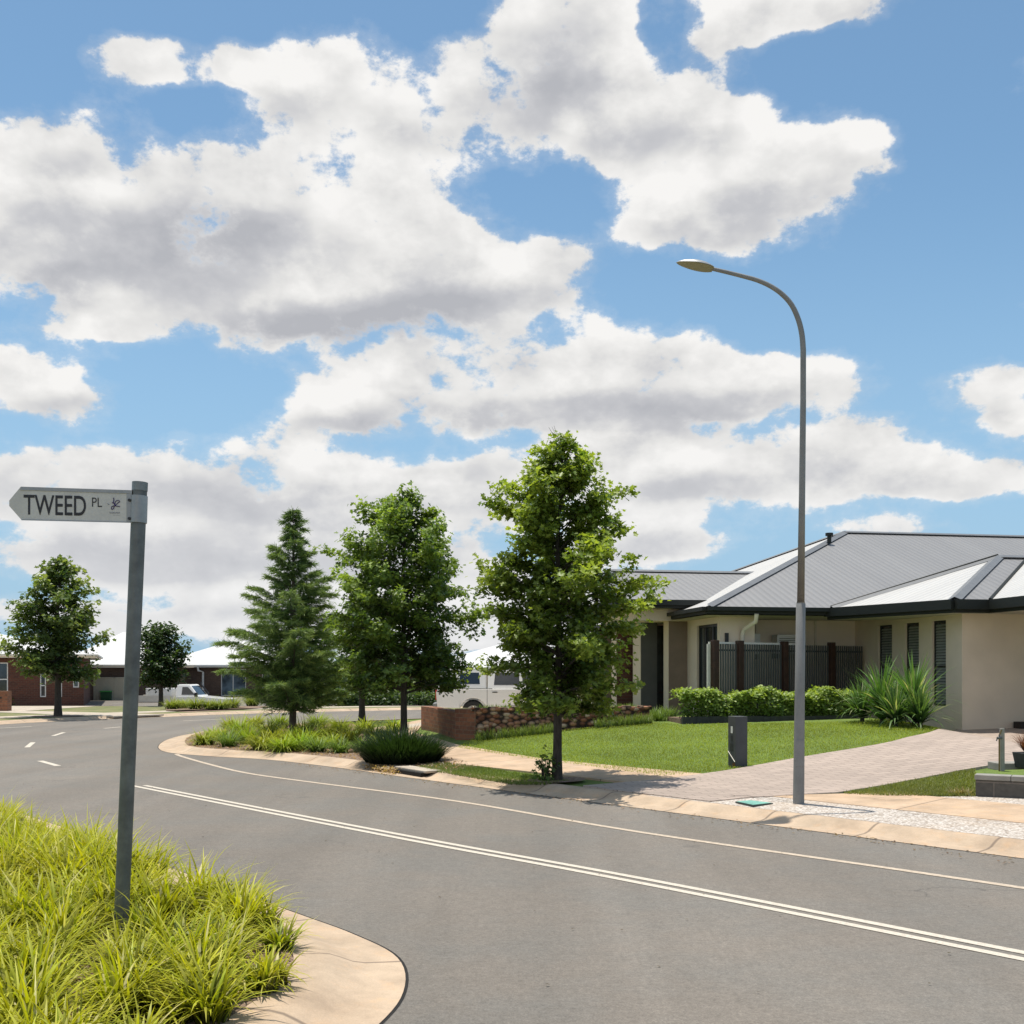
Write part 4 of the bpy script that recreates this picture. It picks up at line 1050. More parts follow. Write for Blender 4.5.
def ute(label,loc,rz):
    t=thing('parked_ute',label,'ute',loc,rz)
    # x forward; length 5.2 from -2.6 to 2.6, axles -1.45 and 1.6
    Ra=.43
    prof=[(-2.58,.55),(-1.45-Ra,.50)]+arc(-1.45,.40,Ra,180,0,12)[0:]+[(1.62-Ra,.42)]+arc(1.62,.40,Ra,180,0,12)+[(2.45,.45),(2.62,.62),(2.60,.88),(2.40,1.02),(1.20,1.12),(-2.56,1.12),(-2.62,1.0)]
    m=MB(); m.prism(prof,-.89,.89); m.build('body',M['carwhite'],t,bevel=.025)
    m=MB(); cabin(m,(-1.0,1.25),(-.98,.62),1.10,1.76,.86,.70); m.build('cabin',M['carwhite'],t,bevel=.05)
    m=MB(); cabin(m,(-2.56,-1.03),(-2.44,-1.03),1.10,1.79,.87,.72); m.build('canopy',M['carwhite'],t,bevel=.05)
    for s in (-1,1):
        sidewin(t,-1.92,-1.24,-1.84,-1.27,1.27,1.63,1.10,1.79,.87,.72,s,'canopy_window')
        sidewin(t,-.80,.0,-.76,-.0,1.24,1.63,1.10,1.76,.86,.70,s,'door_window')
        sidewin(t,.10,.92,.10,.55,1.24,1.63,1.10,1.76,.86,.70,s,'door_window')
        wheel(t,-1.45,s*.78,.37,s); wheel(t,1.62,s*.78,.37,s)
        m=MB(); m.box(-2.635,s*.78-.09,.78,-2.50,s*.78+.115,1.08); m.build('tail_lamp',M['red'],t,bevel=.01)
        m=MB(); m.box(2.42,s*.70-.16,.78,2.615,s*.70+.16,.95); m.build('headlamp',M['clearlamp'],t,bevel=.015)
        for xx in (-.85,.20):
            m=MB(); m.box(xx,s*.893-.012,1.0,xx+.16,s*.893+.012,1.03); m.build('door_handle',M['blackplastic'],t)
        for xx in (-1.02,.05,1.10):
            m=MB(); m.box(xx,s*.8925-.002,.55,xx+.012,s*.8925+.002,1.10); m.build('door_seam',M['blackplastic'],t)
        m=MB(); m.box(-2.45,s*.8925-.003,1.118,-.85,s*.8925+.003,1.135); m.build('canopy_seam',M['blackplastic'],t)
        m=MB(); m.box(.95,s*.93-.1,1.10,1.08,s*.93+.1,1.28); m.build('mirror',M['blackplastic'],t,bevel=.02)
    f=lambda z:1.25-(1.25-.62)*(z-1.10)/.66+.006
    m=MB(); m.face([(f(1.20),-.74,1.20),(f(1.20),.74,1.20),(f(1.68),.62,1.68),(f(1.68),-.62,1.68)]); m.build('windscreen',M['carglass'],t)
    m=MB(); m.face([(-2.548,.70,1.24),(-2.548,-.70,1.24),(-2.475,-.6,1.66),(-2.475,.6,1.66)]); m.build('rear_window',M['carglass'],t)
    m=MB(); m.box(-2.72,-.85,.48,-2.58,.85,.66); m.build('rear_bumper',M['galv'],t,bevel=.02)
    m=MB(); m.box(2.55,-.85,.42,2.68,.85,.66); m.build('front_bumper',M['carwhite'],t,bevel=.03)
    return t
ute('white dual cab ute with canopy parked beyond the rubble wall',((437+2.62*31-512)/31.0,33.9,-.02+.02),R(2))
# tray ute far left
d=58; sc=1.0
tp=P3(190,700,d)
t=thing('parked_tray_ute','white single cab tray ute behind the far bed, half hidden by the small round tree','ute',(-17.9,57.5,-.78),R(-3))
prof=[(-.2,.45),(1.62-.42,.42)]+arc(1.62,.40,.42,180,0,10)+[(2.45,.45),(2.6,.62),(2.56,.98),(1.10,1.12),(-.2,1.12)]
m=MB(); m.prism(prof,-.86,.86); m.build('body',M['carwhite'],t,bevel=.03)
m=MB(); cabin(m,(-.25,1.05),(-.18,.50),1.10,1.76,.84,.68); m.build('cabin',M['carwhite'],t,bevel=.06)
for s in (-1,1):
    sidewin(t,.10,.85,.12,.42,1.20,1.62,1.10,1.76,.84,.68,s,'door_window'); wheel(t,1.62,s*.76,.36,s); wheel(t,-1.5,s*.76,.36,s)
    m=MB(); m.box(.86,s*.9-.1,1.10,1.0,s*.9+.1,1.32); m.build('mirror',M['blackplastic'],t,bevel=.02)
m=MB(); f=lambda z:1.05-(.55)*(z-1.10)/.66+.006; m.face([(f(1.2),-.72,1.2),(f(1.2),.72,1.2),(f(1.68),.6,1.68),(f(1.68),-.6,1.68)]); m.build('windscreen',M['carglass'],t)
m=MB(); m.box(-2.7,-.9,.80,-.35,.9,.90); m.box(-2.7,-.9,.9,-.35,-.86,1.16); m.box(-2.7,.86,.9,-.35,.9,1.16); m.build('tray',M['rail_pale'],t)
m=MB(); m.box(-1.9,-.75,.91,-.5,.75,1.55); m.build('tool_box',M['white'],t,bevel=.02)
m=MB(); m.tube([(1.0,.80,.95),(.98,.84,1.3),(.62,.80,1.72),(.6,.8,1.90)],.045,8); m.build('snorkel',M['blackplastic'],t)

def bin_(label,loc,rz,lid,h=1.06):
    t=thing('wheelie_bin',label,'bin',loc,rz)
    m=MB(); cabin(m,(-.24,.24),(-.29,.29),.06,.93*h,.26,.33); m.build('body',M['bingreen'],t,bevel=.02)
    m=MB(); m.box(-.31,-.37,.93*h+.002,.31,.35,h); m.build('lid',M[lid],t,bevel=.02)
    for s in (-1,1):
        m=MB(); m.tube([(s*.22,.30,.1),(s*.30,.30,.1)],.1,12); m.build('wheel',M['rubber'],t)
bp=P3(107,700,61); bin_('green wheelie bin with bright green lid by the cream fence',(bp.x,61,hL(0,61)),R(4),'binlime')
bp=P3(607,700,33); bin_('green wheelie bin with yellow lid beside the house entry',(bp.x,33.2,.30),R(4),'binyellow',1.08)

# ------------------------------------------------------------------ far houses
def hip(mb,x0,y0,x1,y1,z,p,mi=0,ax='x'):
    w=(y1-y0)/2; 
    if ax=='x':
        a=(x0+w,y0+w,z+p*w); b=(x1-w,y0+w,z+p*w)
        roof_face(mb,[(x0,y0,z),(x1,y0,z),b,a],mi); roof_face(mb,[(x1,y1,z),(x0,y1,z),a,b],mi)
        roof_face(mb,[(x0,y1,z),(x0,y0,z),a],mi); roof_face(mb,[(x1,y0,z),(x1,y1,z),b],mi)
def house_block(parent,x0,y0,x1,y1,zb,ze,p,wallm,roofm,ov=.5,wins=(),gm='pipe'):
    m=MB(); P,_,_=wall_open(m,(x0,y0),(x1,y0),zb,ze,[w[:4] for w in wins],.08)
    wall_open(m,(x1,y0),(x1,y1),zb,ze,[]); wall_open(m,(x1,y1),(x0,y1),zb,ze,[]); wall_open(m,(x0,y1),(x0,y0),zb,ze,[])
    m.build('wall',M[wallm],parent)
    for w in wins: window(parent,P,w[:4],w[4],w[5],.05,.05,False,'white',w[6] if len(w)>6 else 'glass')
    m=MB(); hip(m,x0-ov,y0-ov,x1+ov,y1+ov,ze+.16,p); r=m.build('roof',M[roofm],parent,merge=False)
    m=MB()
    for a,b in (((x0-ov,y0-ov),(x1+ov,y0-ov)),((x1+ov,y0-ov),(x1+ov,y1+ov)),((x0-ov,y1+ov),(x0-ov,y0-ov))): gutter_run(m,a,b,ze+.17,ze+.012)
    m.build('gutter',M[gm],r)
    m=MB(); m.face([(x0-ov,y0-ov,ze+.01),(x0-ov,y1+ov,ze+.01),(x1+ov,y1+ov,ze+.01),(x1+ov,y0-ov,ze+.01)]); m.build('soffit',M['soffit'],parent)
    return r
# L1: left wing, front at d=51
h1=thing('house','dark red brick house with a white metal roof behind the leafy far tree','house',(-20.8,51,0),R(20))
xl=lambda px,d=51:(px-512)/F*d
def l1(px): k=(px-512)/F; return -(-20.8-51*k)/(.94-.342*k)
house_block(h1,-12,0,0,9,-.6,2.32,.24,'brick_red','roof_white',.55,
  [(l1(-6)+12,l1(8)+12,.55,2.1,(),(1.3,)),(l1(40)+12,l1(46)+12,.45,1.75,(),(1.0,)),(l1(58.5)+12,l1(62)+12,.45,1.75,(),()),(l1(73)+12,l1(79)+12,.9,1.9,(),(),'glass_blue')])
house_block(h1,-1.5,10.6,5.2,17,-.9,1.9,.55,'brick_brown','roof_white',.5,[])
h2=thing('house','brown brick house with a pale metal hip roof and white downpipe beyond the far bed','house',(0,0,0))
x2=lambda px:(px-512)/F*70
house_block(h2,x2(160),70,x2(318),77.4,-1.2,1.95,.40,'brick_brown','roof_white',.5,
  [(x2(221)-x2(160),x2(246)-x2(160),.05,1.85,((x2(233)-x2(160)),),(),'glass_blue'),(x2(262)-x2(160),x2(275)-x2(160),.3,1.6,(),())],'white')
m=MB(); m.tube([(x2(200),69.5,1.98),(x2(200),69.6,1.75),(x2(203.5),69.9,1.65),(x2(203.5),69.9,-1.1)],.07,8); m.build('downpipe',M['white'],h2)
# L3 behind the ute
h3=thing('house','pale house with a white roof glimpsed between the two broad trees','house',(0,0,0))
x3=lambda px:(px-512)/F*62
house_block(h3,x3(425),62,x3(600),72,-.6,1.75,.30,'render_lite','roof_white',.6,[(x3(520)-x3(425),x3(545)-x3(425),.3,1.5,(),())])
h4=thing('house','dark roofed house low behind the conifer and corner bed','house',(0,0,0))
x4=lambda px:(px-512)/F*64
house_block(h4,x4(322),64,x4(408),72,-.6,1.7,.25,'brick_brown','roof_grey',.5,[(x4(350)-x4(322),x4(365)-x4(322),.3,1.5,(),())])
# cream fence
ft=thing('fence','cream metal sheet fence beside the green bin','fence',(xl(87.5,63),61.0,hL(0,60)))
L_=xl(142,61)-xl(87.5,61)
m=MB(); x=0
while x<L_:
    m.box(x,0,0,x+.22,.02,1.78); m.box(x+.22,.012,0,x+.26,.03,1.78); x+=.26
m.build('sheet_panel',M['cream_fence'],ft)
m=MB()
for x in (0,1.2,2.4,L_): m.box(x-.03,-.02,0,x+.03,.04,1.84)
m.box(0,-.02,1.781,L_,.04,1.84); m.build('fence_frame',M['cream_fence'],ft)
# brick letter pier at far left
p=G(1,711,hL); t=thing('letterbox','red brick letterbox pier on the far left verge','letterbox',p,R(5))
m=MB(); m.box(-.35,-.2,-.1,.32,.25,.80); m.build('pier',M['brick_old'],t); m=MB(); m.box(-.2,-.212,.5,.1,-.202,.56); m.build('slot',M['blackplastic'],t)
p=G(349,703,hL); t=thing('letterbox','pale rendered letterbox on the verge across the side road','letterbox',p,R(5))
m=MB(); m.box(-.2,-.2,-.1,.2,.2,.42); m.build('pier',M['render_lite'],t,bevel=.02); m=MB(); m.box(-.12,-.212,.25,.12,-.202,.30); m.build('slot',M['blackplastic'],t)
# shrubs & background trees
def bgtree(label,px,d,H,w,n,seed,col=(.035,.065,.02),tip=(.08,.13,.035),size=.32):
    x=(px-512)/F*d; z=hL(x,d)
    return mk_tree('background_tree',label,(x,d,z),H,[(0,w*.4,w*.4),(.3,w,w),(.6,w*.9,w*.9),(.85,w*.55,w*.55),(1,w*.1,w*.1)],.12,22,n,size,col,'background trees beyond the side road',seed,.08,shape=OVAL,tipcol=tip,spread=.3,sub=5)
for i,(px,d,H,w) in enumerate(((318,56,3.2,1.9),(350,57,3.0,1.7),(376,56,2.9,1.6),(402,57,3.2,1.8),(428,56,2.9,1.5),(585,50,2.9,1.5))):
    bgtree('dark bushy tree standing beyond the side road behind the nearer trees',px,d,H,w,2200,60+i)
for i,(px,d,rx,hh) in enumerate(((330,50,1.6,.8),(365,50.3,1.4,.7),(395,50,1.6,.75),(425,50.5,1.2,.7))):
    x=(px-512)/F*d; leaf_shrub('hedge_shrub','low dark green shrub on the far side of the side road','shrub',(x,d,hL(x,d)),rx,.7,hh,1500,.15,(.045,.08,.022),(.12,.18,.04),OVAL,'low shrubs across the side road',i)
leaf_shrub('shrub','small light green shrub at the corner of the red brick house','shrub',(xl(8,50),50.2,hL(0,50)),.5,.4,.75,500,.12,(.10,.15,.03),(.25,.3,.07),OVAL,None,9)

# ------------------------------------------------------------------ street sign
sb=G(121,931,hBed); sd=6.0; bx=(121-512)/F*sd; tx=(140-512)/F*sd; tz=CAMH+(672-483)/F*sd
pb=Vector((bx,sd,KH-.2)); ptp=Vector((tx,sd,tz)); 
zb_=CAMH-(930-672)/F*sd
tilt=(tx-bx)/(tz-zb_)
pb=Vector((bx-tilt*(zb_-KH+.15),sd,KH-.15))
sg=thing('street_sign','leaning galvanised post with a white arrow blade reading TWEED PL','street sign',(pb.x,pb.y,KH))
lo=Vector((pb.x,pb.y,KH))
m=MB(); m.tube([pb-lo,(ptp-lo)],.041,20); m.build('post',M['galv_dark'],sg,smooth=True)
m=MB(); m.tube([ptp-lo-Vector((0,0,.085))*1.0,ptp-lo+Vector((0,0,.004))],.0435,20)
m=MB(); dv=(ptp-pb).normalized(); m.tube([ptp-lo-dv*.045,ptp-lo+dv*.004],.0435,20); m.build('cap',M['galv'],sg,smooth=True)
c0=P3(139,496,sd)-lo; c1=P3(138.2,523,sd)-lo
m=MB(); m.tube([c1,c0],.048,20); m.build('clamp',M['sign_edge'],sg,smooth=True)
# blade: local frame: origin at clamp side, x to the left along blade
bl=empty('blade_frame'); bpy.data.objects.remove(bl)
yb=sd-.02
def SP(px,py,dy=0):  # point on the blade plane, the blade swings slightly towards us at its tip
    k=(132-px)/123.0; y=sd-.030-k*.02+dy
    return P3(px,py,y)-lo
front=[(9.2,500.5),(20.8,486.6),(132,490.2),(132,522.6),(21.5,520.0),(9.2,506)]
m=MB(); A=[SP(x,y) for x,y in front]; Bq=[SP(x,y,.028) for x,y in front]
m.face(A[::-1]); m.face(Bq)
for i in range(6): j=(i+1)%6; m.face([A[i],A[j],Bq[j],Bq[i]])
blade=m.build('sign_blade',M['sign_white'],sg)
def edge_bar(pts,w,name,mat,parent,dy=-.004):
    mm=MB(); a=[SP(x,y,dy) for x,y in pts]
    mm.face(a[::-1]); b=[SP(x,y,-.0005) for x,y in pts]
    n_=len(a)
    for i in range(n_): j=(i+1)%n_; mm.face([a[i],a[j],b[j],b[i]])
    return mm.build(name,mat,parent)
edge_bar([(20.8,486.6),(132,490.2),(132,493.6),(20.0,490.0)],0,'edge_rail',M['sign_edge'],blade)
edge_bar([(21.2,519.2),(132,521.8),(132,522.9),(21.5,520.3)],0,'edge_rail',M['sign_edge'],blade)
edge_bar([(126.5,493.7),(131.8,493.9),(131.8,521.7),(126.5,521.5)],0,'end_bracket',M['sign_edge'],blade,-.003)
for py in (500.2,518.6):
    m=MB(); q=SP(129.6,py,-.003); m.tube([q,q+Vector((0,-.008,0))],.0085,10); m.build('rivet',M['ink'],blade)
def text_on(txt,x0,x1,yt,yb_,parent,mat,name='lettering',slope=.028,bold=0):
    cu=bpy.data.curves.new('t','FONT'); cu.body=txt; cu.offset=bold; cu.resolution_u=6
    ob=bpy.data.objects.new('t',cu); C.objects.link(ob); dg=bpy.context.evaluated_depsgraph_get()
    me=bpy.data.meshes.new_from_object(ob.evaluated_get(dg)); bpy.data.objects.remove(ob)
    xs=[v.co.x for v in me.vertices]; ys=[v.co.y for v in me.vertices]
    a,b,c,d_=min(xs),max(xs),min(ys),max(ys)
    for v in me.vertices:
        fx=(v.co.x-a)/(b-a); fy=(v.co.y-c)/(d_-c)
        px=x0+(x1-x0)*fx; py=yb_+(yt-yb_)*fy+slope*(px-x0)
        v.co=SP(px,py,-.0015)
    me.materials.clear(); me.materials.append(mat)
    return link(name,me,parent)
text_on('TWEED',23.6,86.0,494.6,514.6,blade,M['ink'],slope=.022,bold=.009)
text_on('PL',92.0,102.0,497.5,506.8,blade,M['ink'],slope=.02)
def stroke(pts,w,name,mat,parent):
    mm=MB(); P=[SP(x,y,-.002) for x,y in pts]; mm.tube(P,w,5); return mm.build(name,mat,parent)
lg=MB()
S_=60/1024.0
lz=lambda q:[SP(100+x*S_,480+y*S_*1.0,-.002) for x,y in q]
for q,w in (([(232,305),(236,350),(225,390),(250,420),(262,440)],.0026),([(205,385),(245,400),(262,432),(240,455),(228,490),(208,505),(192,490),(198,455),(235,440),(340,452)],.0024),([(250,420),(262,370),(290,348),(325,350),(330,375),(300,395),(275,420),(262,440)],.0021),([(300,395),(340,365)],.0021),([(262,440),(225,380)],.0034)):
    lg.tube(lz(q),w,5)
lg.build('emblem',M['purple'],blade)
lg=MB()
for x in (112,125): lg.tube(lz([(x+5,400),(x+40,425)]),.0008,4)
for i,x in enumerate(range(165,345,14)):
    lg.tube(lz([(x,548 if i%3 else 540),(x+2,572)]),.0007,4)
    lg.tube(lz([(x,572 if i%2 else 550),(x+9,572 if i%2 else 552)]),.0006,4)
lg.tube(lz([(215,600),(340,602)]),.0005,4); lg.build('caption_mark',M['greyink'],blade)

# ------------------------------------------------------------------ street lamp
lb=G(798.5,804); ly=lb.y
lp=thing('street_lamp','tall curved galvanised street lamp at the kerb beside the driveway','street lamp',lb)
dn=Vector((-1,0,0))
def LP(px,py):
    """pixel on vertical plane through the base facing the road"""
    k=(px-512)/F; q=(k*lb.y-lb.x)/(dn.x-k*dn.y); y=lb.y+dn.y*q; x=lb.x+dn.x*q
    return Vector((x,y,CAMH-(py-HY)/F*y))-lb
lean=Vector(((803-798.5)/F*ly,0,0))
Zp=lambda py:(CAMH-(py-HY)/F*ly)-lb.z
top=Zp(395)
LS=lambda py: Vector((((798.5+(804-py)/(804-395)*4.7)-512)/F*ly-lb.x,0,Zp(py)))
m=MB(); m.tube([LS(806),LS(700),LS(604)],[.066,.058,.054],16); m.tube([LS(604),LS(601.5)],[.054,.043],16,cap=False); m.tube([LS(601.5),LS(500),LS(400)],[.043,.037,.034],16)
m.build('pole',M['lamp_steel'],lp,smooth=True)
base=LS(400); 
arcp=[(803.2,350),(802.0,335),(798.5,320),(792,305.5),(783,295),(772,287),(758,280.5),(742,276),(726,272),(712,268.8)]
P=[base]+[LP(*q) for q in catmull([Vector(a) for a in arcp],3)]
P[0]=base; off=LP(803.2,400)-base
m=MB(); m.tube(P,[.034-.012*i/(len(P)-1) for i in range(len(P))],12); m.build('arm',M['lamp_steel'],lp,smooth=True)
h0=LP(713,269.5); h1_=LP(676,262.5); ax=(h1_-h0); hl_=ax.length; ax.normalize(); up=Vector((0,0,1)); up=(up-ax*up.dot(ax)).normalized(); sd_=ax.cross(up)
def head(z0f,z1f,name,mat,lower):
    m=MB(); n=16; rows=[]
    for i in range(n+1):
        t=i/n; w=.135*math.sin(math.pi*min(1,(t*.93+.07))**.75)**.6; hh=.060*math.sin(math.pi*min(1,t*.95+.05))**.7
        row=[]
        for k in range(9):
            a=math.pi*k/8
            row.append(h0+ax*hl_*t+sd_*w*math.cos(a)*(0.93 if lower else 1)+up*((-.022 if lower else 1)*hh*math.sin(a)*(1.0) - (.0 if not lower else .001)))
        rows.append(row)
    for i in range(n):
        for k in range(8): m.face([rows[i][k],rows[i][k+1],rows[i+1][k+1],rows[i+1][k]])
    return m.build(name,mat,lp,smooth=True)
head(0,1,'lamp_head',M['lamp_alu'],False); head(0,1,'lens',M['lamp_lens'],True)
m=MB(); m.box(-.05,-.068,.45,.05,-.060,.75); m.build('access_door',M['lamp_steel'],lp)

# ------------------------------------------------------------------ letterbox
p0=G(735.5,767.5); p1=G(748,767)
t=thing('letterbox','charcoal rendered letterbox pillar with a white number 1 on the lawn edge','letterbox',(p0.x,p0.y,p0.z),R(0))
hh=(767.5-716.5)/F*p0.y; wf=(748-735.5)/F*p0.y; 
# narrow street face turned left, plain side face to the right
dl=Vector((-NX,-NY,0)); 
w1v=Vector((wf+.0,.03,0)); w2v=Vector(((728-735.5)/F*(p0.y+.16)-.0,.16,0)) 
w2v=Vector(((728-512)/F*(p0.y+.2)-p0.x,.2,0))
A=[Vector((0,0,-.1)),w1v+Vector((0,0,-.1)),w1v+w2v+Vector((0,0,-.1)),w2v+Vector((0,0,-.1))]
Bq=[Vector((a.x,a.y,hh)) for a in A]
m=MB(); m.face(Bq); 
for i in range(4): j=(i+1)%4; m.face([A[i],A[j],Bq[j],Bq[i]])
body=m.build('body',M['letterbox'],t,bevel=.008)
fn=Vector((-w2v.y,w2v.x,0)).normalized()*-1
if fn.x>0: fn=-fn
def LF(u_,z,dn_=.003): q=w2v*(1-u_); return Vector((q.x,q.y,z))+fn*dn_     # u 0 far edge(left) .. 1 near edge
def lq(u0,u1,z0_,z1_,name,mat,dd=.004):
    m=MB(); m.face([LF(u0,z0_,dd),LF(u1,z0_,dd),LF(u1,z1_,dd),LF(u0,z1_,dd)]); return m.build(name,mat,body)
zf=lambda py:(767.5-py)/F*p0.y
lq(.40,.66,zf(733.5),zf(726.5),'number_one',M['white']); lq(.28,.62,zf(727+1.2),zf(727.0),'number_one',M['white'],.0045) if False else None
lq(.38,.66,zf(741.5),zf(736),'slot',M['ink']); lq(.30,.72,zf(751.5),zf(744),'slot',M['ink'])
m=MB(); m.tube([LF(.05,zf(752),.006),LF(.95,zf(762),.006)],.006,6); m.build('handle_bar',M['rail_pale'],body)
lq(.62,.95,zf(767),zf(763),'rust_patch',M['rust'])

# pit lid
pc=[G(735.2,803.6),G(750,801.8),G(773,804.6),G(753,807.8)]
cen=sum(pc,Vector())/4
t=thing('pit_lid','pale green square service pit lid set in the gravel by the lamp','pit lid',cen)
m=MB(); z=.018
A=[Vector((q.x-cen.x,q.y-cen.y,.006)) for q in pc]; Bq=[Vector((a.x,a.y,.022)) for a in A]; m.face(Bq[::-1]) 
for i in range(4): j=(i+1)%4; m.face([A[i],A[j],Bq[j],Bq[i]])
m.build('frame',M['pit_frame'],t)
m=MB(); m.face([Vector((a.x*.93,a.y*.93,.026)) for a in A][::-1]); m.build('lid',M['pit_green'],t)

# charcoal block wall on the right
q0=G(975.5,796.8); q1=G(1024,799)
q1=Vector((q1.x,q1.y,q1.z)); ang=math.atan2(q1.y-q0.y,q1.x-q0.x)
t=thing('block_wall','low charcoal block retaining wall at the right edge beside the driveway','retaining wall',(q0.x,q0.y,q0.z-.01),ang)
zt=.275
m=MB(); m.box(0,0,-.1,5.0,.2,zt-.06); m.build('blocks',M['block'],t,bevel=.006)
m=MB(); x=-.01
while x<4.9: m.box(x,-.015,zt-.058,x+.39,.215,zt); x+=.396
m.build('capping',M['concgrey'],t,bevel=.006)
fz=q0.z+zt-.03
v0=Vector((math.cos(ang),math.sin(ang))); vn=Vector((-math.sin(ang),math.cos(ang)))
qq=Vector(q0[:2])
poly=[tuple(qq+vn*.2+v0*.02),tuple(qq+vn*.2+v0*5),tuple(qq+vn*2.6+v0*5),tuple(qq+vn*1.75+v0*.9),tuple(qq+vn*.9+v0*.05)]
sheet('garden_bed',poly,M['lawn'],lambda x,y:fz,0,0)
sk=MB()
for i in range(5):
    a=poly[i]; b=poly[(i+1)%5]; sk.face([(*a,fz-.5),(*b,fz-.5),(*b,fz),(*a,fz)])
o=sk.build('garden_bed_side',M['block']); tag(o,kind='structure')
# low plants/rocks at its foot
for k,(px,py) in enumerate(((962,794),(968,795.5),(955,795))):
    p=G(px,py); strap_clump('weed','small dry weed tuft at the left end of the charcoal block wall','plant',p,60,.14,1.2,.012,(.20,.17,.07),(.4,.33,.18),'dry weed tufts by the block wall',(.3,1.4),rad=.07)
# water meter post
wp=G(1002,771,lambda x,y:fz)
t=thing('tap_post','pale post with a garden tap and riser pipe on the raised bed','tap post',wp)
hh=(771-728.5)/F*wp.y
m=MB(); m.box(-.022,-.02,-.1,.026,.03,hh); m.build('post',M['concgrey'],t,bevel=.004)
m=MB(); m.tube([(-.048,-.03,-.05),(-.048,-.03,hh*.72),(-.048,-.03,hh*.84),(-.02,-.03,hh*.97)],.010,8); m.build('riser_pipe',M['brass'],t,smooth=True)
m=MB(); m.tube([(-.075,-.03,hh*.78),(-.015,-.03,hh*.78)],.017,8); m.tube([(-.075,-.03,hh*.78),(-.085,-.035,hh*.71)],.008,6); m.tube([(-.048,-.035,hh*.79),(-.048,-.035,hh*.87)],.009,6); m.build('tap',M['galv_dark'],t,smooth=True)
p=G(1014,766,lambda x,y:fz); m=MB(); m.box(-.28,-.16,-.05,.22,.16,.05); o=m.build('concrete_slab',M['concgrey'],None,p,bevel=.01); tag(o,'small grey concrete slab behind the tap post','slab')
p=G(1030,768,lambda x,y:fz); t=thing('potted_plant','dark square pot with a fine red leaved plant at the right edge','potted plant',(p.x,p.y,fz))
m=MB(); cabin(m,(-.13,.13),(-.16,.16),0,.20,.13,.16); m.build('pot',M['edging'],t,bevel=.01)
n=260; az=RNG.uniform(0,6.28,n); base=np.stack([np.cos(az)*.05,np.sin(az)*.05,np.full(n,.18)],1)
blades('leaves',base,az,RNG.uniform(0,.6,n),RNG.uniform(.5,1.5,n),RNG.uniform(.2,.42,n),np.full(n,.010),jcol((.12,.035,.02),n,.4),M['blade'],t,4,(.22,.09,.04))

# drain inlet at the kerb in front of the dark bush
da=G(391,773.5,hRoad); db=G(418,778,hRoad)
t=thing('drain_inlet','concrete kerb drain inlet with a dark slot below the dark bush','drain',(da.x,da.y,0),math.atan2(db.y-da.y,db.x-da.x))
LL=(db-da).length
m=MB(); m.box(-.06,.10,.070,LL+.06,.40,.108); m.build('lintel',M['slab'],t,bevel=.012)
m=MB(); m.box(-.02,.05,.006,LL,.30,.0715); m.build('slot',M['drain_dark'],t)
# dry leaf litter in gutter
n=700; tt=RNG.uniform(0,1,n); ca=G(372,769,hRoad); cb=G(396,774,hRoad)
pts=np.array(ca)[None,:]+(np.array(cb)-np.array(ca))[None,:]*tt[:,None]+RNG.normal(size=(n,3))*np.array([.08,.10,0]); pts[:,2]=RNG.uniform(.012,.09,n)
o=leaves('leaf_litter',pts,.05,(.34,.24,.14),M['leaf'],None,OVAL,.8,.4); tag(o,'dry leaves lying in the gutter beside the drain inlet','leaf litter',kind='stuff')
n=420; yy=RNG.uniform(7.5,19,n); ss=-np.abs(RNG.normal(0,.16,n))-.01
pts=np.stack([(ss+NC-NY*yy)/NX,yy,np.full(n,.012)],1)
o=leaves('leaf_litter',pts,.035,None,M['leaf'],None,OVAL,2.5,.4,cols=jcol((.20,.13,.07),n,.5)); tag(o,'scattered dead leaves and grit along the gutter on the far side of the road','leaf litter',kind='stuff')
n=160; yy=RNG.uniform(4.5,16,n); ss=RNG.uniform(-5.8,-.3,n)
pts=np.stack([(ss+NC-NY*yy)/NX,yy,np.full(n,.010)],1)
o=leaves('road_debris',pts,.022,None,M['leaf'],None,OVAL,2.5,.4,cols=jcol((.09,.07,.045),n,.6)); tag(o,'small dark leaf fragments scattered over the road','debris',kind='stuff')
# mulch chips
def chips(poly,n,label,size=.04,hf=hR):
    xs=[p[0] for p in poly]; ys=[p[1] for p in poly]; pts=[]; rr=random.Random(5)
    while len(pts)<n:
        x=rr.uniform(min(xs),max(xs)); y=rr.uniform(min(ys),max(ys))
        if in_poly(x,y,poly): pts.append((x,y,hf(x,y)+.015))
    c=jcol((.30,.20,.14),n,.5); o=leaves('mulch_chips',np.array(pts),size,None,M['leaf'],None,np.array([(0,0),(.2,.1),(.2,.9),(0,1),(-.2,.9),(-.2,.1)]),1.2,.4,cols=c); tag(o,label,'mulch',kind='stuff')
chips(mp,9000,'bark chips covering the corner bed',.05)
chips([p for p in offs(cL,-.62) if 3.0<p.y<8.0]+[Vector((-3.4,8)),Vector((-2.6,3.0))],3500,'bark chips at the rim of the foreground bed',.035,hBed)
# suckers at foot of the main tree + earth ring
leaf_shrub('shrub','small leafy sucker shoots at the foot of the tall street tree','shrub',b5+Vector((-.17,-.05,0)),.14,.12,.42,150,.07,(.07,.12,.025),(.2,.25,.06),LOBED,None,3)
ring=[(b5.x+.42*math.cos(a),b5.y+.34*math.sin(a)) for a in np.linspace(0,2*math.pi,18)[:-1]]
sheet('tree_surround',ring,M['mulch'],hR,.022,0)
bf=G(58,716.5,hL); sheet('tree_surround',[(bf.x+.9*math.cos(a),bf.y+.7*math.sin(a)) for a in np.linspace(0,2*math.pi,18)[:-1]],M['mulch'],hL,.02,0)

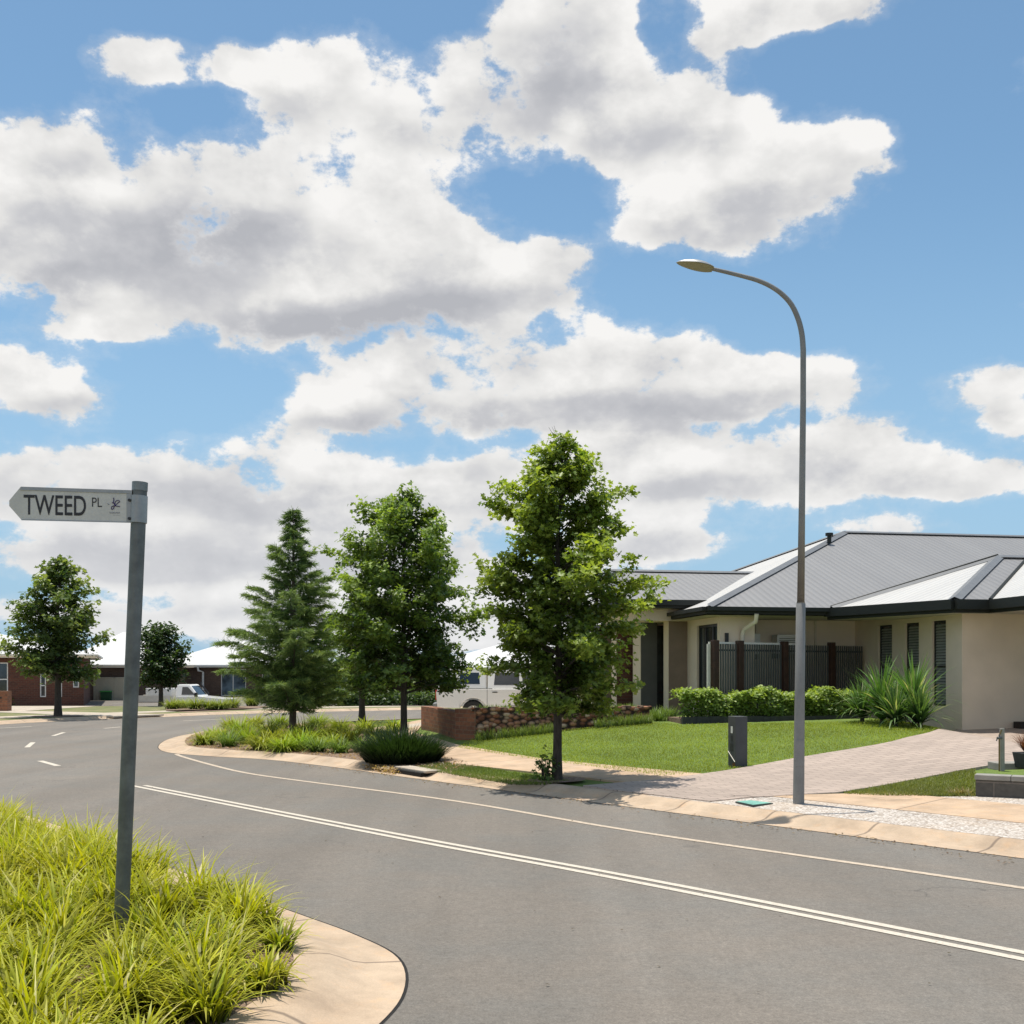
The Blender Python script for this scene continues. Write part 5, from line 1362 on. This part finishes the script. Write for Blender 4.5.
# cracks between kerb, gravel and path
def crack(pts,w,seed):
    rr=random.Random(seed); P=catmull([Vector(p) for p in pts],6)
    P=[p+Vector((rr.uniform(-1,1),rr.uniform(-1,1)))*.012 for p in P]
    mb=MB(); a=offs(P,-w/2); b=offs(P,w/2)
    for i in range(len(P)-1):
        f0=1 if 0<i else .1; f1=1 if i<len(P)-2 else .1
        A=P[i].lerp(a[i],f0);B_=P[i].lerp(b[i],f0);C_=P[i+1].lerp(b[i+1],f1);D_=P[i+1].lerp(a[i+1],f1)
        q=[A,B_,C_,D_]; mb.face([(*v_,hR(v_.x,v_.y)+.0235) for v_ in q])
    tag(mb.build('crack',M['drain_dark']),kind='structure')
crack([g2(890,814.3),g2(950,819.5),g2(1024,826)],.010,2)
crack([g2(730,798),g2(742,797.3),g2(760,799),g2(795,804)],.014,3)
crack([g2(855,798),g2(890,802),g2(925,800)],.010,4)

# ------------------------------------------------------------------ camera
cam=bpy.data.cameras.new('camera'); co=bpy.data.objects.new('camera',cam); C.objects.link(co)
co.location=(0,0,CAMH); co.rotation_euler=(R(90),0,0); cam.sensor_width=36; cam.lens=36*F/1024; cam.shift_y=(HY-512)/1024; cam.clip_end=4000; cam.clip_start=.05
bpy.context.scene.camera=co

# ------------------------------------------------------------------ sun and sky
az=Vector((-.64,.77)); az.normalize(); EL=R(80.5)
sdir=Vector((az.x*math.cos(EL),az.y*math.cos(EL),math.sin(EL)))
su=bpy.data.lights.new('sun','SUN'); su.energy=5.0; su.angle=R(.55); su.color=(1,.935,.83)
so=bpy.data.objects.new('sun',su); C.objects.link(so); so.rotation_euler=sdir.to_track_quat('Z','Y').to_euler(); so.location=(-20,30,60)

SKYT=(1.12,1.30,1.22); CLB=1.0
def build_world():
    w=bpy.data.worlds.new('World'); bpy.context.scene.world=w; w.use_nodes=True
    nt=w.node_tree; nt.nodes.clear(); Lk=nt.links.new
    sky=nd(nt,'ShaderNodeTexSky',sky_type='NISHITA',sun_disc=False,sun_elevation=EL,sun_rotation=math.atan2(az.x,az.y),air_density=1.0,dust_density=.6,ozone_density=1.6,altitude=600)
    geo=nt.nodes.new('ShaderNodeTexCoord'); dirv=geo.outputs['Generated']
    sep=nd(nt,'ShaderNodeSeparateXYZ'); Lk(dirv,sep.inputs[0])
    def m(op,a,b=None,c=None,clamp=False):
        n=nd(nt,'ShaderNodeMath',operation=op,use_clamp=clamp)
        for i,v in enumerate((a,b,c)):
            if v is None: continue
            if hasattr(v,'is_output'): Lk(v,n.inputs[i])
            else: n.inputs[i].default_value=v
        return n.outputs[0]
    def vm(op,a,b=None,c=None,out=0):
        n=nd(nt,'ShaderNodeVectorMath',operation=op)
        for i,v in enumerate((a,b,c)):
            if v is None: continue
            if hasattr(v,'is_output'): Lk(v,n.inputs[i])
            else: n.inputs[i].default_value=v
        return n.outputs[out]
    def fb(vec,scale,detail,rough,col=False,typ='FBM'):
        n=nd(nt,'ShaderNodeTexNoise',inp={'Scale':scale,'Detail':detail,'Roughness':rough}); Lk(vec,n.inputs['Vector']); return n.outputs['Color' if col else 'Fac']
    ay=m('MAXIMUM',m('ABSOLUTE',sep.outputs[1]),.10)
    u=m('DIVIDE',sep.outputs[0],ay); v=m('DIVIDE',sep.outputs[2],ay)
    D3=vm('MULTIPLY',dirv,(1,1,1.45))
    wc=vm('SUBTRACT',fb(D3,6.5,5,.6,True),(.5,.5,.5))
    # where the cloud masses sit on the sky and where their bases are grey: smooth fields written as a few products of curves
    U0,U1,V0,V1=-.56,.56,0,.72; NU,NV=97,73
    uu=np.linspace(U0,U1,NU)[:,None]; vv=np.linspace(V0,V1,NV)[None,:]
    def field(E,base,k):
        acc=np.full((NU,NV),base)
        for e in E:
            px,py,rx,ry=e[:4]; s=e[4] if len(e)>4 else 1
            l=np.sqrt(((uu-(px-512)/F)/(rx/F))**2+((vv-(HY-py)/F)/(ry/F))**2); f=s*(1-l) if k else s*np.exp(-l**2*1.2)
            acc=np.logaddexp(acc*22,f*22)/22 if k else acc+f
        return acc
    E=[(-40,200,120,85),(40,190,110,90),(150,225,150,110),(290,280,170,85),(240,190,110,75),(400,245,125,85),(470,290,110,60),(565,275,50,50),
     (310,95,130,48),(395,120,60,55),(240,75,60,35),(140,62,65,30),(70,150,60,40),
     (500,95,72,95),(580,45,85,80),(620,120,100,60),(700,110,75,60),(760,180,125,62),(850,155,55,42),(720,225,75,38),(640,215,50,30),(540,20,60,40),
     (800,2,120,30),(725,28,45,26),
     (350,405,80,48),(460,385,115,58),(590,380,120,66),(700,390,110,52),(800,385,80,30),(650,465,160,50),(860,455,75,50),(950,478,110,30),(780,470,110,40),(890,495,70,20),
     (980,402,56,36),(1010,432,30,18),(60,398,66,28),(10,368,42,30),(100,322,85,20),
     (60,490,170,46),(240,500,150,55),(400,500,140,55),(520,490,90,50),(100,560,170,36),(260,560,200,40),(400,600,200,60),(640,532,90,34),(160,618,300,24),(900,534,80,9),(500,640,300,20),(1080,250,40,90,.5),(300,-120,500,60,.6)]
    HOLE=[(662,22,26,34,1.0),(760,75,60,22,.9),(240,150,30,14,.4),(205,112,48,26,1.0),(400,95,34,20,.9),(520,190,60,32,1.0),(30,70,60,40,.8),(200,385,110,32,.7),(560,215,35,25,.6),(900,250,110,90,.7),(740,300,160,40,.7),(930,95,90,60,.6),(590,700,1,1,0)]
    dens=np.clip(field(E,-.55,True),-.55,.42)-.02-field(HOLE,0.0,False)*.55
    Gy=[(195,235,95,38,.95),(340,328,140,26,1.0),(455,300,60,25,.5),(60,285,110,28,.6),(555,75,60,50,.55),(740,200,80,30,.35),(280,105,80,20,.25),(600,410,120,20,.55),(430,425,100,20,.35),(790,455,60,12,.3),(700,425,60,14,.35),
        (150,490,160,22,.4),(330,505,120,22,.6),(80,545,140,16,.6),(250,560,140,14,.5),(380,570,120,20,.45),(450,470,60,16,.4),(640,492,100,10,.5),(900,492,80,8,.4),(60,412,40,8,.35),(985,425,40,8,.35),(660,545,60,8,.3),(150,610,200,8,.4)]
    Gy+=[(e[0]+.05*e[2],e[1]+.42*e[3],e[2]*.70,e[3]*.34,.30) for e in E if e[3]>=28 and len(e)==4]
    gray=np.clip(field(Gy,0.0,False),0,1.0)
    def lowrank(A,groups,un,vn):
        Us,S,Vt=np.linalg.svd(A,full_matrices=False); tot=None
        for gq in range(groups):
            outs=[]
            for src,mat,N in ((un,Us,NU),(vn,Vt.T,NV)):
                cu=nt.nodes.new('ShaderNodeRGBCurve'); lo=[];sc_=[]
                cu.mapping.use_clip=False
                for ch in range(3):
                    r=gq*3+ch; f=mat[:,r]*math.sqrt(S[r]); a,b=f.min(),f.max(); b=max(b,a+1e-6); lo.append(a); sc_.append(b-a)
                    c=cu.mapping.curves[ch]; pos=np.linspace(0,1,49); val=np.interp(pos,np.linspace(0,1,N),(f-a)/(b-a))
                    while len(c.points)<49: c.points.new(.5,.5)
                    for i,(x_,y_) in enumerate(zip(pos,val)): c.points[i].location=(x_,y_); 
                cu.mapping.update()
                Lk(src,cu.inputs['Color']); outs.append(vm('MULTIPLY_ADD',cu.outputs[0],tuple(sc_),tuple(lo)))
            d=vm('DOT_PRODUCT',outs[0],outs[1],out=1)
            tot=d if tot is None else m('ADD',tot,d)
        return tot
    ws=nd(nt,'ShaderNodeSeparateXYZ'); Lk(wc,ws.inputs[0])
    def norm(x,wx,a,b,k):
        t=m('MULTIPLY_ADD',wx,k,x); t=m('DIVIDE',m('SUBTRACT',t,a),b-a,clamp=True)
        c=nd(nt,'ShaderNodeCombineXYZ'); [Lk(t,c.inputs[i]) for i in range(3)]; return c.outputs[0]
    un=norm(u,ws.outputs[0],U0,U1,.085); vn=norm(v,ws.outputs[1],V0,V1,.060)
    mask=lowrank(dens,4,un,vn)
    ug=norm(u,ws.outputs[0],U0,U1,.035); vg=norm(v,ws.outputs[1],V0,V1,.030)
    gry=lowrank(gray,4,ug,vg)
    nA=fb(D3,8.5,10,.60)
    nC=fb(D3,12,4,.5); nB=fb(vm('ADD',D3,(-.014,.0,.030)),12,4,.5)
    fine=fb(D3,34,7,.66)
    d0=m('ADD',mask,m('MULTIPLY',m('SUBTRACT',nA,.5),1.75)); d0=m('ADD',d0,m('MULTIPLY',m('SUBTRACT',fine,.5),.46)); d0=m('ADD',d0,m('MULTIPLY',m('SUBTRACT',nC,.5),.55))
    def sms(x,a,b):
        n=nd(nt,'ShaderNodeMapRange',interpolation_type='SMOOTHSTEP',inp={1:a,2:b,3:0.0,4:1.0}); Lk(x,n.inputs[0]); return n.outputs[0]
    alpha=m('ADD',m('MULTIPLY',sms(d0,-.03,.17),.83),m('MULTIPLY',sms(d0,-.32,.10),.17))
    rel=m('ADD',m('MULTIPLY',m('SUBTRACT',nC,nB),1.45),m('MULTIPLY',m('SUBTRACT',fine,.5),.40))
    core=sms(d0,.0,.42)
    g1=m('MULTIPLY',gry,m('ADD',.25,m('MULTIPLY',core,.70)))
    sh=m('SUBTRACT',m('ADD',m('MULTIPLY_ADD',m('SUBTRACT',nA,.5),.9,.88),rel),g1)
    sh=m('SUBTRACT',sh,m('MULTIPLY',core,.06))
    cr=nt.nodes.new('ShaderNodeValToRGB'); Lk(sh,cr.inputs[0])
    cr.color_ramp.elements.new(.3); cr.color_ramp.elements.new(.62)
    for e_,(p_,c_) in zip(cr.color_ramp.elements,((0,(.47,.48,.515)),(.35,(.58,.585,.61)),(.66,(.77,.765,.755)),(1.0,(.93,.918,.90)))): e_.position=p_; e_.color=(*c_,1)
    hz=nd(nt,'ShaderNodeMapRange',inp={1:0.0,2:.22,3:.55,4:0.0}); Lk(v,hz.inputs[0])
    S=.12
    skyc=mixc(nt,sky.outputs[0],SKYT,1.0,'MULTIPLY')
    cloudc=mixc(nt,cr.outputs[0],(.80,.815,.84),hz.outputs[0])
    cloudb=vm('SCALE',cloudc); cloudb.node.inputs[3].default_value=CLB/S
    hzz=nd(nt,'ShaderNodeMapRange',interpolation_type='SMOOTHSTEP',inp={1:-.02,2:.50,3:.9,4:0.0}); Lk(v,hzz.inputs[0])
    skyh=mixc(nt,skyc,tuple(c/S for c in (.33,.52,.73)),hzz.outputs[0])
    fin=mixc(nt,skyh,cloudb,m('MULTIPLY',alpha,sms(sep.outputs[2],-.02,.02)))
    bg=nt.nodes.new('ShaderNodeBackground'); Lk(fin,bg.inputs[0]); bg.inputs[1].default_value=S
    o=nt.nodes.new('ShaderNodeOutputWorld'); Lk(bg.outputs[0],o.inputs[0])
    w.cycles.sampling_method='MANUAL'; w.cycles.sample_map_resolution=512
build_world()
sc=bpy.context.scene
sc.view_settings.view_transform='Standard'; sc.view_settings.look='None'; sc.view_settings.exposure=0; sc.view_settings.gamma=1
sc.render.engine='CYCLES'; sc.cycles.use_denoising=True
sc.cycles.max_bounces=8; sc.cycles.transparent_max_bounces=8
